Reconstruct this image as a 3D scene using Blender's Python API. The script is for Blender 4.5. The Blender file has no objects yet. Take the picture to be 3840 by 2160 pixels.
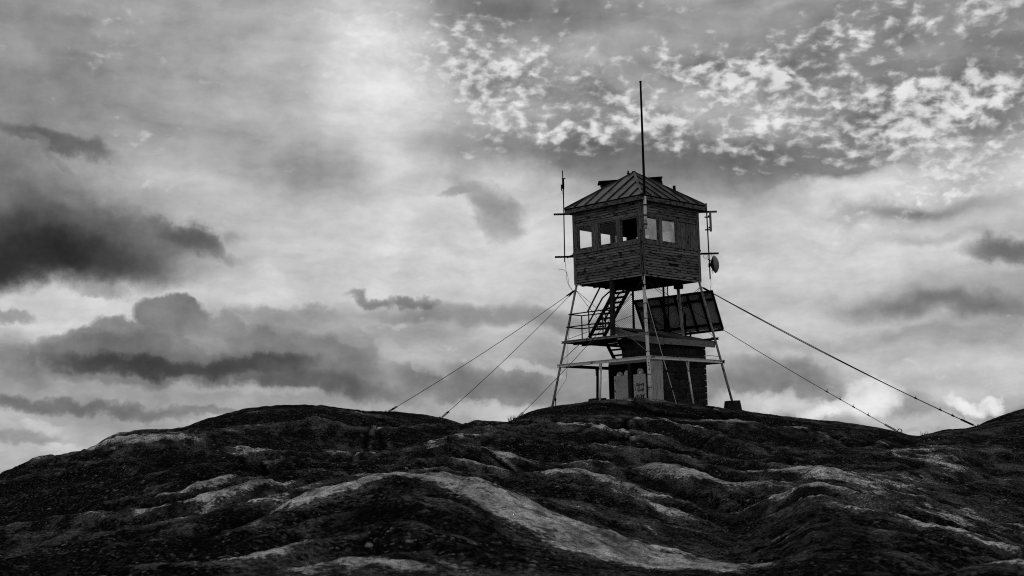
import bpy, math, random
import numpy as np
from mathutils import Vector, Matrix

random.seed(7)
rng = np.random.default_rng(11)
S = bpy.context.scene
RAD = math.radians

# ------------------------------------------------------------------ camera
EYE = np.array([0.0, 0.0, 1.6])
FPX, PITCH, ROLL = 5333.0, 0.1303, -0.0247
_f = np.array([0, math.cos(PITCH), math.sin(PITCH)]); _r = np.array([1.0, 0, 0]); _u = np.cross(_r, _f)
CR = math.cos(ROLL) * _r + math.sin(ROLL) * _u
CU = -math.sin(ROLL) * _r + math.cos(ROLL) * _u
CF = _f
cam_data = bpy.data.cameras.new('camera')
cam = bpy.data.objects.new('camera', cam_data)
S.collection.objects.link(cam)
m = Matrix.Identity(4)
for i in range(3):
    m[i][0] = CR[i]; m[i][1] = CU[i]; m[i][2] = -CF[i]; m[i][3] = EYE[i]
cam.matrix_world = m
cam_data.sensor_width = 36.0
cam_data.lens = FPX / 3840.0 * 36.0
cam_data.clip_start = 0.1
cam_data.clip_end = 20000
cam_data.dof.use_dof = True
cam_data.dof.focus_distance = 40.0
cam_data.dof.aperture_fstop = 5.6
S.camera = cam

S.view_settings.view_transform = 'Standard'
S.view_settings.look = 'None'
S.view_settings.exposure = 0.0
S.view_settings.gamma = 1.0
S.view_settings.use_curve_mapping = False

K = 1.490683                       # photograph pixels per overview pixel
SUN_AZ, SUN_EL = RAD(-9.0), RAD(38.0)   # azimuth from +Y towards +X


def ray_dir(px, py):
    d = CF * FPX + CR * (px - 1920.0) - CU * (py - 1080.0)
    return d / np.linalg.norm(d)


# ------------------------------------------------------------------ node helper
class NT:
    def __init__(self, tree):
        self.t = tree
        self.n = tree.nodes
        self.l = tree.links

    def new(self, kind, **props):
        nd = self.n.new(kind)
        for k, v in props.items():
            setattr(nd, k, v)
        return nd

    def put(self, sock, v):
        if v is None:
            return
        if isinstance(v, bpy.types.NodeSocket):
            self.l.new(v, sock)
        else:
            sock.default_value = v

    def math(self, op, a, b=None, c=None, clamp=False):
        nd = self.new('ShaderNodeMath', operation=op, use_clamp=clamp)
        self.put(nd.inputs[0], a); self.put(nd.inputs[1], b); self.put(nd.inputs[2], c)
        return nd.outputs[0]

    def vmath(self, op, a, b=None, s=None):
        nd = self.new('ShaderNodeVectorMath', operation=op)
        self.put(nd.inputs[0], a); self.put(nd.inputs[1], b)
        if s is not None:
            self.put(nd.inputs['Scale'], s)
        return nd.outputs['Value'] if op in ('DOT_PRODUCT', 'LENGTH') else nd.outputs[0]

    def noise(self, vec, scale, detail=4.0, rough=0.5, lac=2.0, dist=0.0, dim='3D', color=False):
        nd = self.new('ShaderNodeTexNoise', noise_dimensions=dim)
        self.put(nd.inputs['Vector'], vec)
        nd.inputs['Scale'].default_value = scale
        nd.inputs['Detail'].default_value = detail
        nd.inputs['Roughness'].default_value = rough
        nd.inputs['Lacunarity'].default_value = lac
        nd.inputs['Distortion'].default_value = dist
        return nd.outputs['Color'] if color else nd.outputs['Fac']

    def rng(self, v, a, b, c=0.0, d=1.0, smooth=False):
        nd = self.new('ShaderNodeMapRange', interpolation_type='SMOOTHSTEP' if smooth else 'LINEAR')
        self.put(nd.inputs[0], v)
        for i, x in enumerate((a, b, c, d)):
            self.put(nd.inputs[1 + i], x)
        return nd.outputs[0]

    def mix(self, f, a, b):
        nd = self.new('ShaderNodeMix', data_type='FLOAT')
        self.put(nd.inputs[0], f); self.put(nd.inputs[2], a); self.put(nd.inputs[3], b)
        return nd.outputs[0]

    def mapping(self, vec, loc=(0, 0, 0), rot=(0, 0, 0), scale=(1, 1, 1), kind='POINT'):
        nd = self.new('ShaderNodeMapping', vector_type=kind)
        self.put(nd.inputs['Vector'], vec)
        nd.inputs['Location'].default_value = loc
        nd.inputs['Rotation'].default_value = rot
        nd.inputs['Scale'].default_value = scale
        return nd.outputs[0]

    def xyz(self, x, y, z):
        nd = self.new('ShaderNodeCombineXYZ')
        self.put(nd.inputs[0], x); self.put(nd.inputs[1], y); self.put(nd.inputs[2], z)
        return nd.outputs[0]

    def sep(self, v):
        nd = self.new('ShaderNodeSeparateXYZ')
        self.put(nd.inputs[0], v)
        return nd.outputs


def lin(v):                        # display 0-255 to linear
    c = v / 255.0
    return c / 12.92 if c <= 0.04045 else ((c + 0.055) / 1.055) ** 2.4


# ------------------------------------------------------------------ world: clouded sky
world = bpy.data.worlds.new('World')
S.world = world
world.use_nodes = True
world.node_tree.nodes.clear()
W = NT(world.node_tree)


def build_sky():
    tc = W.new('ShaderNodeTexCoord')
    d = W.vmath('NORMALIZE', tc.outputs['Generated'])
    x, y, z = W.sep(d)
    az = W.math('ARCTAN2', x, y)
    el = W.math('ARCSINE', z)
    KS = FPX / K / 1000.0
    U = W.math('MULTIPLY', az, KS)
    V = W.math('MULTIPLY', el, KS)
    P = W.xyz(U, V, 1.0)          # third component 1: cloud masks are affine in it

    def uv(cx, cy):
        r = ray_dir(cx * K, cy * K)
        return math.atan2(r[0], r[1]) * KS, math.asin(r[2]) * KS

    # clear sky between the clouds
    sky = W.new('ShaderNodeTexSky', sky_type='NISHITA')
    sky.sun_disc = False
    sky.sun_elevation = SUN_EL
    sky.sun_rotation = SUN_AZ
    sky.air_density = 1.0; sky.dust_density = 1.5; sky.ozone_density = 1.0
    bw = W.new('ShaderNodeRGBToBW')
    W.l.new(sky.outputs[0], bw.inputs[0])
    clear = W.math('MULTIPLY', bw.outputs[0], 0.055)
    clear = W.math('MINIMUM', clear, 0.25)

    # warped coordinates: cloud outlines
    n1 = W.noise(P, 4.5, 5.0, 0.55, dim='2D', color=True)
    n2 = W.noise(P, 16.0, 7.0, 0.6, dim='2D', color=True)
    w1 = W.vmath('MULTIPLY', W.vmath('SUBTRACT', n1, (0.5, 0.5, 0.5)), (0.17, 0.12, 0.0))
    w2 = W.vmath('MULTIPLY', W.vmath('SUBTRACT', n2, (0.5, 0.5, 0.5)), (0.055, 0.055, 0.0))
    Psoft = W.vmath('ADD', P, w1)
    Pc = W.vmath('ADD', W.vmath('ADD', P, w2), W.vmath('SCALE', w1, s=0.45))
    coords = {'s': Psoft, 'c': Pc, 'p': P}

    turned = {}

    def turn(kind, deg):                       # cloud coordinates turned by an angle, third component 1
        if (kind, deg) not in turned:
            an = RAD(-deg - 1.4); ca, sa = math.cos(an), math.sin(an)
            c = coords[kind]
            turned[(kind, deg)] = W.xyz(W.vmath('DOT_PRODUCT', c, (ca, sa, 0)), W.vmath('DOT_PRODUCT', c, (-sa, ca, 0)), 0.0)
        an = RAD(-deg - 1.4)
        return turned[(kind, deg)], math.cos(an), math.sin(an)

    def blob(cx, cy, rx, ry, rot=0.0, soft=1.0, op=1.0, kind='s'):
        a, b = uv(cx, cy)
        c, ca, sa = turn(kind, min((-15, -5, 3, 12, 22, 38), key=lambda q: abs(q - rot)))
        gauss = kind in 'sp' and soft >= 0.95
        kz = 800.0 if gauss else 1000.0
        qx, qy = kz / rx, kz / ry
        nd = W.new('ShaderNodeVectorMath', operation='MULTIPLY_ADD')
        W.l.new(c, nd.inputs[0]); nd.inputs[1].default_value = (qx, qy, 0); nd.inputs[2].default_value = (-(ca * a + sa * b) * qx, (sa * a - ca * b) * qy, 0)
        r = W.vmath('DOT_PRODUCT', nd.outputs[0], nd.outputs[0])
        if gauss:                              # feathered all the way out
            return W.math('MULTIPLY', W.math('POWER', 0.05, r), op)
        return W.rng(r, 1.0, (1 - soft) ** 2, 0.0, op, smooth=True)

    # streaky veil covering the whole hemisphere
    Pst = W.mapping(W.vmath('ADD', P, W.vmath('SCALE', w1, s=0.5)), scale=(0.7, 1.9, 1.0), rot=(0, 0, RAD(3)))
    st = W.noise(Pst, 3.2, 6.0, 0.55, dim='2D')
    big = W.noise(P, 1.1, 3.0, 0.5, dim='2D')
    veil = W.mix(W.rng(st, 0.3, 0.7, 0, 1, True), lin(140), lin(192))
    cov = W.rng(W.math('ADD', st, W.math('MULTIPLY', big, 0.7)), 0.62, 1.0, 0.35, 1.0, True)
    tone = W.mix(cov, clear, veil)
    # scattered cumulus low in the sky all round, outside the part described below
    cu = W.noise(W.mapping(Pc, scale=(1.0, 1.9, 1.0)), 2.4, 6.0, 0.55, dim='2D')
    outside = W.rng(W.math('ABSOLUTE', U), 1.35, 1.75, 0.0, 1.0, True)
    low = W.rng(V, 0.9, 1.8, 1.0, 0.35, True)
    cum = W.math('MULTIPLY', W.math('MULTIPLY', W.rng(cu, 0.5, 0.66, 0, 1, True), outside), low)
    tone = W.mix(cum, tone, W.mix(W.rng(cu, 0.5, 0.8), lin(215), lin(70)))

    def add(tone, val, *a, **k):
        return W.mix(blob(*a, **k), tone, lin(val) if not isinstance(val, bpy.types.NodeSocket) else val)

    for it in SKY_SOFT:
        tone = add(tone, *it)
    # mottled high cloud
    Ph = W.vmath('ADD', P, W.vmath('ADD', W.vmath('SCALE', w2, s=0.3), W.vmath('SCALE', w1, s=0.2)))
    hp = W.noise(W.mapping(Ph, scale=(1.0, 1.6, 1.0), rot=(0, 0, RAD(8))), 26.0, 3.0, 0.48, dim='2D')
    hb = W.noise(W.mapping(Ph, scale=(0.8, 2.0, 1.0), rot=(0, 0, RAD(-6))), 4.5, 4.0, 0.55, dim='2D')
    hv = W.math('ADD', W.math('MULTIPLY', hp, 0.62), W.math('MULTIPLY', hb, 0.56))
    reg = None
    for it in SKY_MOTTLE:
        b = blob(*it)
        reg = b if reg is None else W.math('MAXIMUM', reg, b)
    hm = W.rng(W.math('MULTIPLY_ADD', W.math('SUBTRACT', reg, 1.0), 0.46, hv), 0.24, 0.62, 0.0, 0.95, True)
    tone = W.mix(hm, tone, W.mix(W.rng(hv, 0.40, 0.76, 0, 1, True), lin(96), lin(226)))
    # cumulus bodies, bases and bright edges
    for it in SKY_CUM:
        tone = add(tone, *it)
    # cloud grain
    g1 = W.noise(Pst, 9.0, 6.0, 0.6, dim='2D')
    g2 = W.noise(P, 7.0, 6.0, 0.6, dim='2D')
    tone = W.math('MULTIPLY', tone, W.rng(g1, 0.25, 0.75, 0.85, 1.15))
    amp = W.rng(tone, 0.04, 0.5, 1.15, 0.34)          # dark cloud bodies show more billows than the thin veil
    tone = W.math('MULTIPLY', tone, W.math('MULTIPLY_ADD', W.math('SUBTRACT', g2, 0.5), amp, 1.0))
    # below the horizon: far dull land seen from the hill
    tone = W.mix(W.rng(V, -0.05, 0.0, 0.0, 1.0, True), 0.06, tone)
    tone = W.math('MAXIMUM', tone, 0.01)
    col = W.new('ShaderNodeCombineColor')
    for i in range(3):
        W.l.new(tone, col.inputs[i])
    bg = W.new('ShaderNodeBackground')
    W.l.new(col.outputs[0], bg.inputs[0])
    bg.inputs[1].default_value = 1.0
    out = W.new('ShaderNodeOutputWorld')
    W.l.new(bg.outputs[0], out.inputs[0])


# value, cx, cy, rx, ry, rot (clockwise), softness, opacity, outline kind   (overview pixels)
SKY_SOFT = [
    (152, 300, 120, 900, 420, 0, 0.98, 0.8, 's'),
    (124, 20, 280, 480, 330, 0, 0.98, 0.75, 's'),
    (124, 440, 345, 420, 110, 15, 0.98, 0.6, 's'),
    (192, 560, 490, 420, 110, 15, 0.98, 0.75, 's'),
    (198, 1000, 620, 800, 260, 8, 0.98, 0.9, 's'),
    (195, 880, 200, 480, 400, -5, 0.98, 0.7, 'p'),
    (230, 975, 270, 200, 430, -5, 0.98, 0.95, 's'),
    (214, 930, 30, 200, 180, -5, 0.98, 0.6, 's'),
    (126, 770, 430, 290, 85, 12, 0.98, 0.75, 's'),
    (102, 1350, 30, 460, 90, 2, 0.95, 0.9, 's'),
    (98, 1450, 380, 560, 95, 6, 0.95, 0.97, 's'),
    (94, 1840, 165, 380, 80, -3, 0.95, 0.92, 's'),
    (96, 2420, 240, 520, 170, -8, 0.95, 0.85, 's'),
    (96, 1950, 440, 460, 110, 4, 0.95, 0.95, 's'),
    (112, 1700, 410, 330, 80, 4, 0.95, 0.7, 's'),
    (216, 1350, 590, 380, 170, 0, 0.98, 0.88, 's'),
    (208, 1300, 450, 120, 60, 20, 0.98, 0.6, 's'),
    (158, 1750, 80, 360, 90, 4, 0.98, 0.8, 's'),
    (220, 2210, 478, 330, 52, -6, 0.9, 0.9, 's'),
    (216, 2520, 440, 260, 70, -14, 0.95, 0.8, 's'),
    (218, 2100, 650, 520, 170, -4, 0.98, 0.92, 's'),
    (208, 1960, 590, 300, 120, 10, 0.98, 0.8, 's'),
    (108, 2320, 528, 210, 30, -3, 0.95, 0.85, 's'),
    (136, 2370, 590, 230, 18, -2, 0.95, 0.5, 's'),
    (170, 2450, 700, 300, 60, 0, 0.98, 0.7, 's'),
    (104, 2400, 770, 330, 40, 3, 0.95, 0.8, 's'),
    (204, 2230, 815, 280, 22, 4, 0.95, 0.7, 's'),
    (128, 2060, 868, 230, 18, -5, 0.95, 0.7, 's'),
    (190, 2300, 920, 560, 80, 2, 0.98, 0.85, 's'),
    (194, 1980, 800, 230, 90, 0, 0.98, 0.75, 's'),
    (128, 1180, 790, 560, 38, 1, 0.9, 0.85, 's'),
    (204, 1000, 700, 700, 75, 2, 0.98, 0.8, 's'),
    (166, 1200, 880, 460, 55, 0, 0.98, 0.7, 's'),
]
# cx, cy, rx, ry, rot, soft, op, kind
SKY_MOTTLE = [
    (1250, 190, 420, 170, 17, 0.95, 1.0, 's'),
    (1560, 250, 400, 110, 24, 0.95, 1.0, 's'),
    (1400, 325, 330, 70, 10, 0.95, 0.7, 's'),
    (1950, 250, 500, 180, 8, 0.95, 0.85, 's'),
    (1880, 350, 230, 110, 20, 0.98, 0.6, 's'),
    (2330, 290, 500, 140, 2, 0.95, 1.0, 's'),
    (2150, 80, 560, 150, -8, 0.95, 0.65, 's'),
    (2420, 440, 400, 90, -12, 0.95, 0.8, 's'),
]
SKY_CUM = [
    # far flat clouds near the horizon, left
    (188, 120, 1130, 460, 120, 0, 0.95, 0.92, 'p'),
    (146, 40, 1098, 150, 20, 3, 0.9, 0.75, 'c'),
    (206, 120, 1072, 70, 16, 0, 0.95, 0.6, 'c'),
    (214, 160, 1130, 70, 16, 0, 0.95, 0.6, 'c'),
    # low bank between hill and tower
    (160, 1180, 1000, 400, 110, 0, 0.9, 0.85, 'c'),
    (112, 1180, 970, 260, 70, 6, 0.95, 0.85, 'c'),
    (190, 1040, 905, 120, 34, 20, 0.95, 0.6, 'c'),
    (196, 1280, 1040, 220, 30, 5, 0.95, 0.75, 'c'),
    (204, 1330, 925, 110, 18, 8, 0.95, 0.5, 'c'),
    # light gap above the bank
    (212, 220, 785, 420, 85, -3, 0.9, 0.92, 's'),
    (208, 620, 720, 440, 80, 0, 0.9, 0.85, 's'),
    # big low cumulus bank, left: rounded heads, then body, folds and base
    (140, 175, 868, 105, 50, -5, 0.3, 0.9, 'c'),
    (134, 300, 850, 120, 50, 0, 0.3, 0.9, 'c'),
    (122, 440, 800, 110, 56, 3, 0.25, 0.95, 'c'),
    (136, 545, 832, 80, 50, 12, 0.3, 0.9, 'c'),
    (152, 690, 815, 80, 52, 3, 0.3, 0.9, 'c'),
    (158, 800, 825, 100, 60, 22, 0.3, 0.9, 'c'),
    (146, 895, 880, 85, 60, 38, 0.3, 0.9, 'c'),
    (122, 340, 905, 290, 80, 0, 0.35, 0.97, 'c'),
    (128, 720, 905, 270, 85, 3, 0.35, 0.97, 'c'),
    (104, 240, 885, 210, 55, -5, 0.98, 0.75, 'c'),
    (112, 700, 880, 120, 44, 12, 0.98, 0.6, 'c'),
    (102, 640, 930, 380, 60, 3, 0.98, 0.85, 'c'),
    (150, 520, 858, 80, 22, 22, 0.98, 0.5, 'c'),
    (160, 880, 845, 80, 24, 22, 0.98, 0.6, 'c'),
    (62, 330, 920, 280, 30, 3, 0.95, 0.88, 'c'),
    (64, 610, 918, 230, 28, -3, 0.95, 0.88, 'c'),
    (90, 820, 962, 280, 40, 8, 0.95, 0.8, 'c'),
    (152, 150, 985, 300, 36, 3, 0.8, 0.85, 'c'),
    (156, 560, 1005, 420, 36, 0, 0.8, 0.8, 'c'),
    (88, 180, 1026, 420, 24, 1, 0.98, 0.7, 'c'),
    (96, 560, 1034, 240, 16, 0, 0.95, 0.6, 'c'),
    (176, 700, 985, 120, 20, 5, 0.95, 0.5, 'c'),
    # dark mass, far left
    (118, 40, 470, 380, 140, 10, 0.98, 0.75, 's'),
    (86, 230, 590, 380, 120, 12, 0.85, 0.93, 'c'),
    (56, 130, 630, 360, 95, 8, 0.98, 0.95, 'c'),
    (42, 10, 670, 260, 85, -15, 0.9, 0.97, 'c'),
    (92, 480, 602, 150, 36, 18, 0.9, 0.85, 'c'),
    (120, 600, 605, 50, 18, -15, 0.98, 0.5, 's'),
    (84, 150, 358, 200, 30, 10, 0.98, 0.75, 'c'),
    (126, 110, 375, 90, 14, 38, 0.98, 0.7, 'c'),
    (128, 150, 490, 100, 34, 22, 0.98, 0.6, 's'),
    (126, 35, 795, 60, 22, 0, 0.95, 0.7, 'c'),
    (134, 260, 735, 80, 20, 10, 0.95, 0.6, 'c'),
    # small dark wisps in mid sky
    (100, 935, 755, 80, 20, 12, 0.98, 0.8, 'c'),
    (104, 1035, 757, 84, 18, 3, 0.98, 0.75, 'c'),
    (134, 1235, 500, 130, 44, 20, 0.98, 0.75, 'c'),
    (132, 1260, 555, 80, 56, 38, 0.98, 0.7, 'c'),
    (146, 1150, 492, 60, 16, -20, 0.98, 0.7, 'c'),
    # right
    (98, 2530, 625, 120, 44, 5, 0.95, 0.9, 'c'),
    (122, 1940, 940, 210, 56, 3, 0.98, 0.8, 'c'),
    (118, 1830, 965, 140, 34, 5, 0.98, 0.7, 'c'),
    (212, 1960, 1024, 220, 34, 5, 0.95, 0.75, 'c'),
    (236, 2185, 1000, 100, 52, -10, 0.85, 0.92, 'c'),
    (232, 2090, 1025, 110, 26, -10, 0.95, 0.8, 'c'),
    (244, 2440, 1020, 66, 24, 12, 0.85, 0.92, 'c'),
    (242, 2512, 1018, 34, 24, 38, 0.9, 0.9, 'c'),
    (196, 2350, 1062, 240, 26, 0, 0.95, 0.7, 'c'),
]
build_sky()
world.cycles.sampling_method = 'NONE'
S.cycles.use_denoising = False
S.cycles.pixel_filter_type = 'BLACKMAN_HARRIS'
S.cycles.filter_width = 1.1
S.cycles.max_bounces = 4
S.cycles.diffuse_bounces = 2
S.cycles.glossy_bounces = 2
S.cycles.transparent_max_bounces = 12
S.cycles.caustics_reflective = False
S.cycles.caustics_refractive = False

# ------------------------------------------------------------------ sun behind thin cloud
sun_d = bpy.data.lights.new('sun', 'SUN')
sun_d.energy = 2.0
sun_d.angle = RAD(14)
sun_d.color = (1, 1, 1)
sun = bpy.data.objects.new('sun', sun_d)
S.collection.objects.link(sun)
sv = Vector((math.sin(SUN_AZ) * math.cos(SUN_EL), math.cos(SUN_AZ) * math.cos(SUN_EL), math.sin(SUN_EL)))
sun.rotation_euler = sv.to_track_quat('Z', 'Y').to_euler()


# ------------------------------------------------------------------ materials
def new_mat(name):
    mt = bpy.data.materials.new(name)
    mt.use_nodes = True
    mt.node_tree.nodes.clear()
    return mt, NT(mt.node_tree)


def finish(nt, col, rough=0.8, metal=0.0, bump=None, bstr=0.3, bdist=0.01, spec=0.3):
    b = nt.new('ShaderNodeBsdfPrincipled')
    if isinstance(col, bpy.types.NodeSocket):
        c = nt.new('ShaderNodeCombineColor')
        for i in range(3):
            nt.l.new(col, c.inputs[i])
        nt.l.new(c.outputs[0], b.inputs['Base Color'])
    else:
        b.inputs['Base Color'].default_value = (col, col, col, 1)
    nt.put(b.inputs['Roughness'], rough)
    b.inputs['Metallic'].default_value = metal
    b.inputs['Specular IOR Level'].default_value = spec
    if bump is not None:
        bn = nt.new('ShaderNodeBump')
        bn.inputs['Strength'].default_value = bstr
        bn.inputs['Distance'].default_value = bdist
        nt.l.new(bump, bn.inputs['Height'])
        nt.l.new(bn.outputs[0], b.inputs['Normal'])
    o = nt.new('ShaderNodeOutputMaterial')
    nt.l.new(b.outputs[0], o.inputs[0])
    return b


def wear_mat(name, base, dark, amount=0.5, scale=6.0, stretch=(1, 1, 1), rough=0.85, metal=0.0, vary=0.0, grain=60.0, spec=0.02):
    """a surface of one colour with worn or stained patches of another, seen in object space"""
    mt, nt = new_mat(name)
    tc = nt.new('ShaderNodeTexCoord')
    geo = nt.new('ShaderNodeNewGeometry')
    oi = nt.new('ShaderNodeObjectInfo')
    p = nt.vmath('ADD', geo.outputs['Position'], nt.vmath('SCALE', nt.xyz(oi.outputs['Random'], oi.outputs['Random'], 0.3), s=17.0))
    p = nt.mapping(p, scale=stretch)
    n = nt.noise(p, scale, 6.0, 0.65)
    g = nt.noise(p, grain, 3.0, 0.6)
    f = nt.rng(nt.math('ADD', n, nt.math('MULTIPLY', g, 0.25)), 0.75 - amount * 0.4, 0.85 - amount * 0.4, 0, 1, True)
    c = nt.mix(f, dark, base)
    if vary:
        c = nt.math('MULTIPLY', c, nt.rng(oi.outputs['Random'], 0, 1, 1 - vary, 1 + vary))
    c = nt.math('MULTIPLY', c, nt.rng(g, 0.2, 0.8, 0.8, 1.2))
    finish(nt, c, rough, metal, nt.math('ADD', n, nt.math('MULTIPLY', g, 0.4)), 0.35, 0.006, spec)
    return mt


M = {}
M['plank'] = wear_mat('weathered_plank', 0.17, 0.022, 0.58, 3.2, (1.0, 1.0, 4.0), 0.85, vary=0.28)
M['board'] = wear_mat('weathered_board', 0.16, 0.035, 0.55, 7.0, (4.0, 4.0, 0.7), 0.85, vary=0.22)
M['trim'] = wear_mat('weathered_trim', 0.16, 0.035, 0.5, 6.0, (1, 1, 3), 0.85, vary=0.1)
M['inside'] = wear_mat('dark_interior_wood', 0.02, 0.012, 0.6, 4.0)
M['roof'] = wear_mat('grey_sheet_roof', 0.085, 0.03, 0.55, 2.2, (1, 1, 1), 0.8, 0.0, vary=0.18, spec=0.02)
M['seam'] = wear_mat('dark_roof_seam', 0.012, 0.008, 0.6, 5.0)
M['pale_steel'] = wear_mat('pale_painted_steel', 0.72, 0.14, 0.70, 7.0, (1, 1, 0.6), 0.75, vary=0.08, spec=0.05)
M['grey_steel'] = wear_mat('grey_galvanised_steel', 0.28, 0.07, 0.6, 8.0, (1, 1, 0.7), 0.75, spec=0.05)
M['dark_steel'] = wear_mat('dark_rusted_steel', 0.022, 0.010, 0.6, 9.0, rough=0.7)
M['black_steel'] = wear_mat('black_steel', 0.009, 0.006, 0.6, 9.0, rough=0.65)
M['cable'] = wear_mat('dark_cable', 0.012, 0.008, 0.6, 20.0)
M['pale_cable'] = wear_mat('pale_cable', 0.42, 0.12, 0.65, 20.0)
M['block'] = wear_mat('dark_rock_faced_block', 0.032, 0.010, 0.6, 9.0, rough=0.95, vary=0.3, grain=90.0)
M['mortar'] = wear_mat('dull_mortar', 0.07, 0.05, 0.5, 12.0, rough=0.95)
M['dark_wood'] = wear_mat('dark_weathered_wood', 0.03, 0.010, 0.6, 6.0, (4, 4, 0.5), 0.85)
M['fascia'] = wear_mat('grey_fascia_wood', 0.20, 0.08, 0.62, 6.0, (1, 1, 4), 0.85, vary=0.1)
M['felt'] = wear_mat('black_roof_felt', 0.012, 0.007, 0.5, 8.0, rough=0.95)
M['pale_wood'] = wear_mat('pale_streaked_board', 0.48, 0.2, 0.58, 6.0, (5, 5, 0.5), 0.85)
M['door'] = wear_mat('grey_cabinet_paint', 0.44, 0.28, 0.7, 2.5, rough=0.6, vary=0.1)
M['white_paint'] = wear_mat('chipped_white_paint', 0.65, 0.07, 0.58, 14.0, rough=0.6)
M['sheet'] = wear_mat('grey_panel_sheet', 0.46, 0.34, 0.7, 2.0, rough=0.7, vary=0.08)
M['concrete'] = wear_mat('dark_concrete', 0.03, 0.012, 0.55, 8.0, rough=0.95)
M['ink'] = wear_mat('black_spray_paint', 0.008, 0.006, 0.5, 9.0)
M['dish'] = wear_mat('grey_dish_cover', 0.22, 0.14, 0.7, 5.0, rough=0.55)
M['grass'] = wear_mat('dry_grass', 0.09, 0.04, 0.5, 9.0)


def glass_mat():
    mt, nt = new_mat('dusty_window_glass')
    tr = nt.new('ShaderNodeBsdfTransparent'); tr.inputs[0].default_value = (0.85, 0.85, 0.85, 1)
    gl = nt.new('ShaderNodeBsdfGlossy'); gl.inputs['Roughness'].default_value = 0.03
    gl.inputs['Color'].default_value = (0.9, 0.9, 0.9, 1)
    mx = nt.new('ShaderNodeMixShader')
    geo = nt.new('ShaderNodeNewGeometry')
    bp = nt.new('ShaderNodeBump'); bp.inputs['Strength'].default_value = 0.25; bp.inputs['Distance'].default_value = 0.012
    nt.l.new(nt.noise(geo.outputs['Position'], 2.6, 2.0, 0.5), bp.inputs['Height']); nt.l.new(bp.outputs[0], gl.inputs['Normal'])
    n = nt.noise(geo.outputs['Position'], 3.0, 4.0, 0.6)
    nt.l.new(nt.rng(n, 0.3, 0.7, 0.40, 0.85), mx.inputs[0])
    nt.l.new(tr.outputs[0], mx.inputs[1]); nt.l.new(gl.outputs[0], mx.inputs[2])
    o = nt.new('ShaderNodeOutputMaterial'); nt.l.new(mx.outputs[0], o.inputs[0])
    return mt


def clear_glass_mat():
    mt, nt = new_mat('clear_window_glass')
    tr = nt.new('ShaderNodeBsdfTransparent'); tr.inputs[0].default_value = (0.93, 0.93, 0.93, 1)
    gl = nt.new('ShaderNodeBsdfGlossy'); gl.inputs['Roughness'].default_value = 0.02
    mx = nt.new('ShaderNodeMixShader')
    mx.inputs[0].default_value = 0.02
    nt.l.new(tr.outputs[0], mx.inputs[1]); nt.l.new(gl.outputs[0], mx.inputs[2])
    o = nt.new('ShaderNodeOutputMaterial'); nt.l.new(mx.outputs[0], o.inputs[0])
    return mt


M['glass'] = glass_mat()
M['clear_glass'] = clear_glass_mat()


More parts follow.
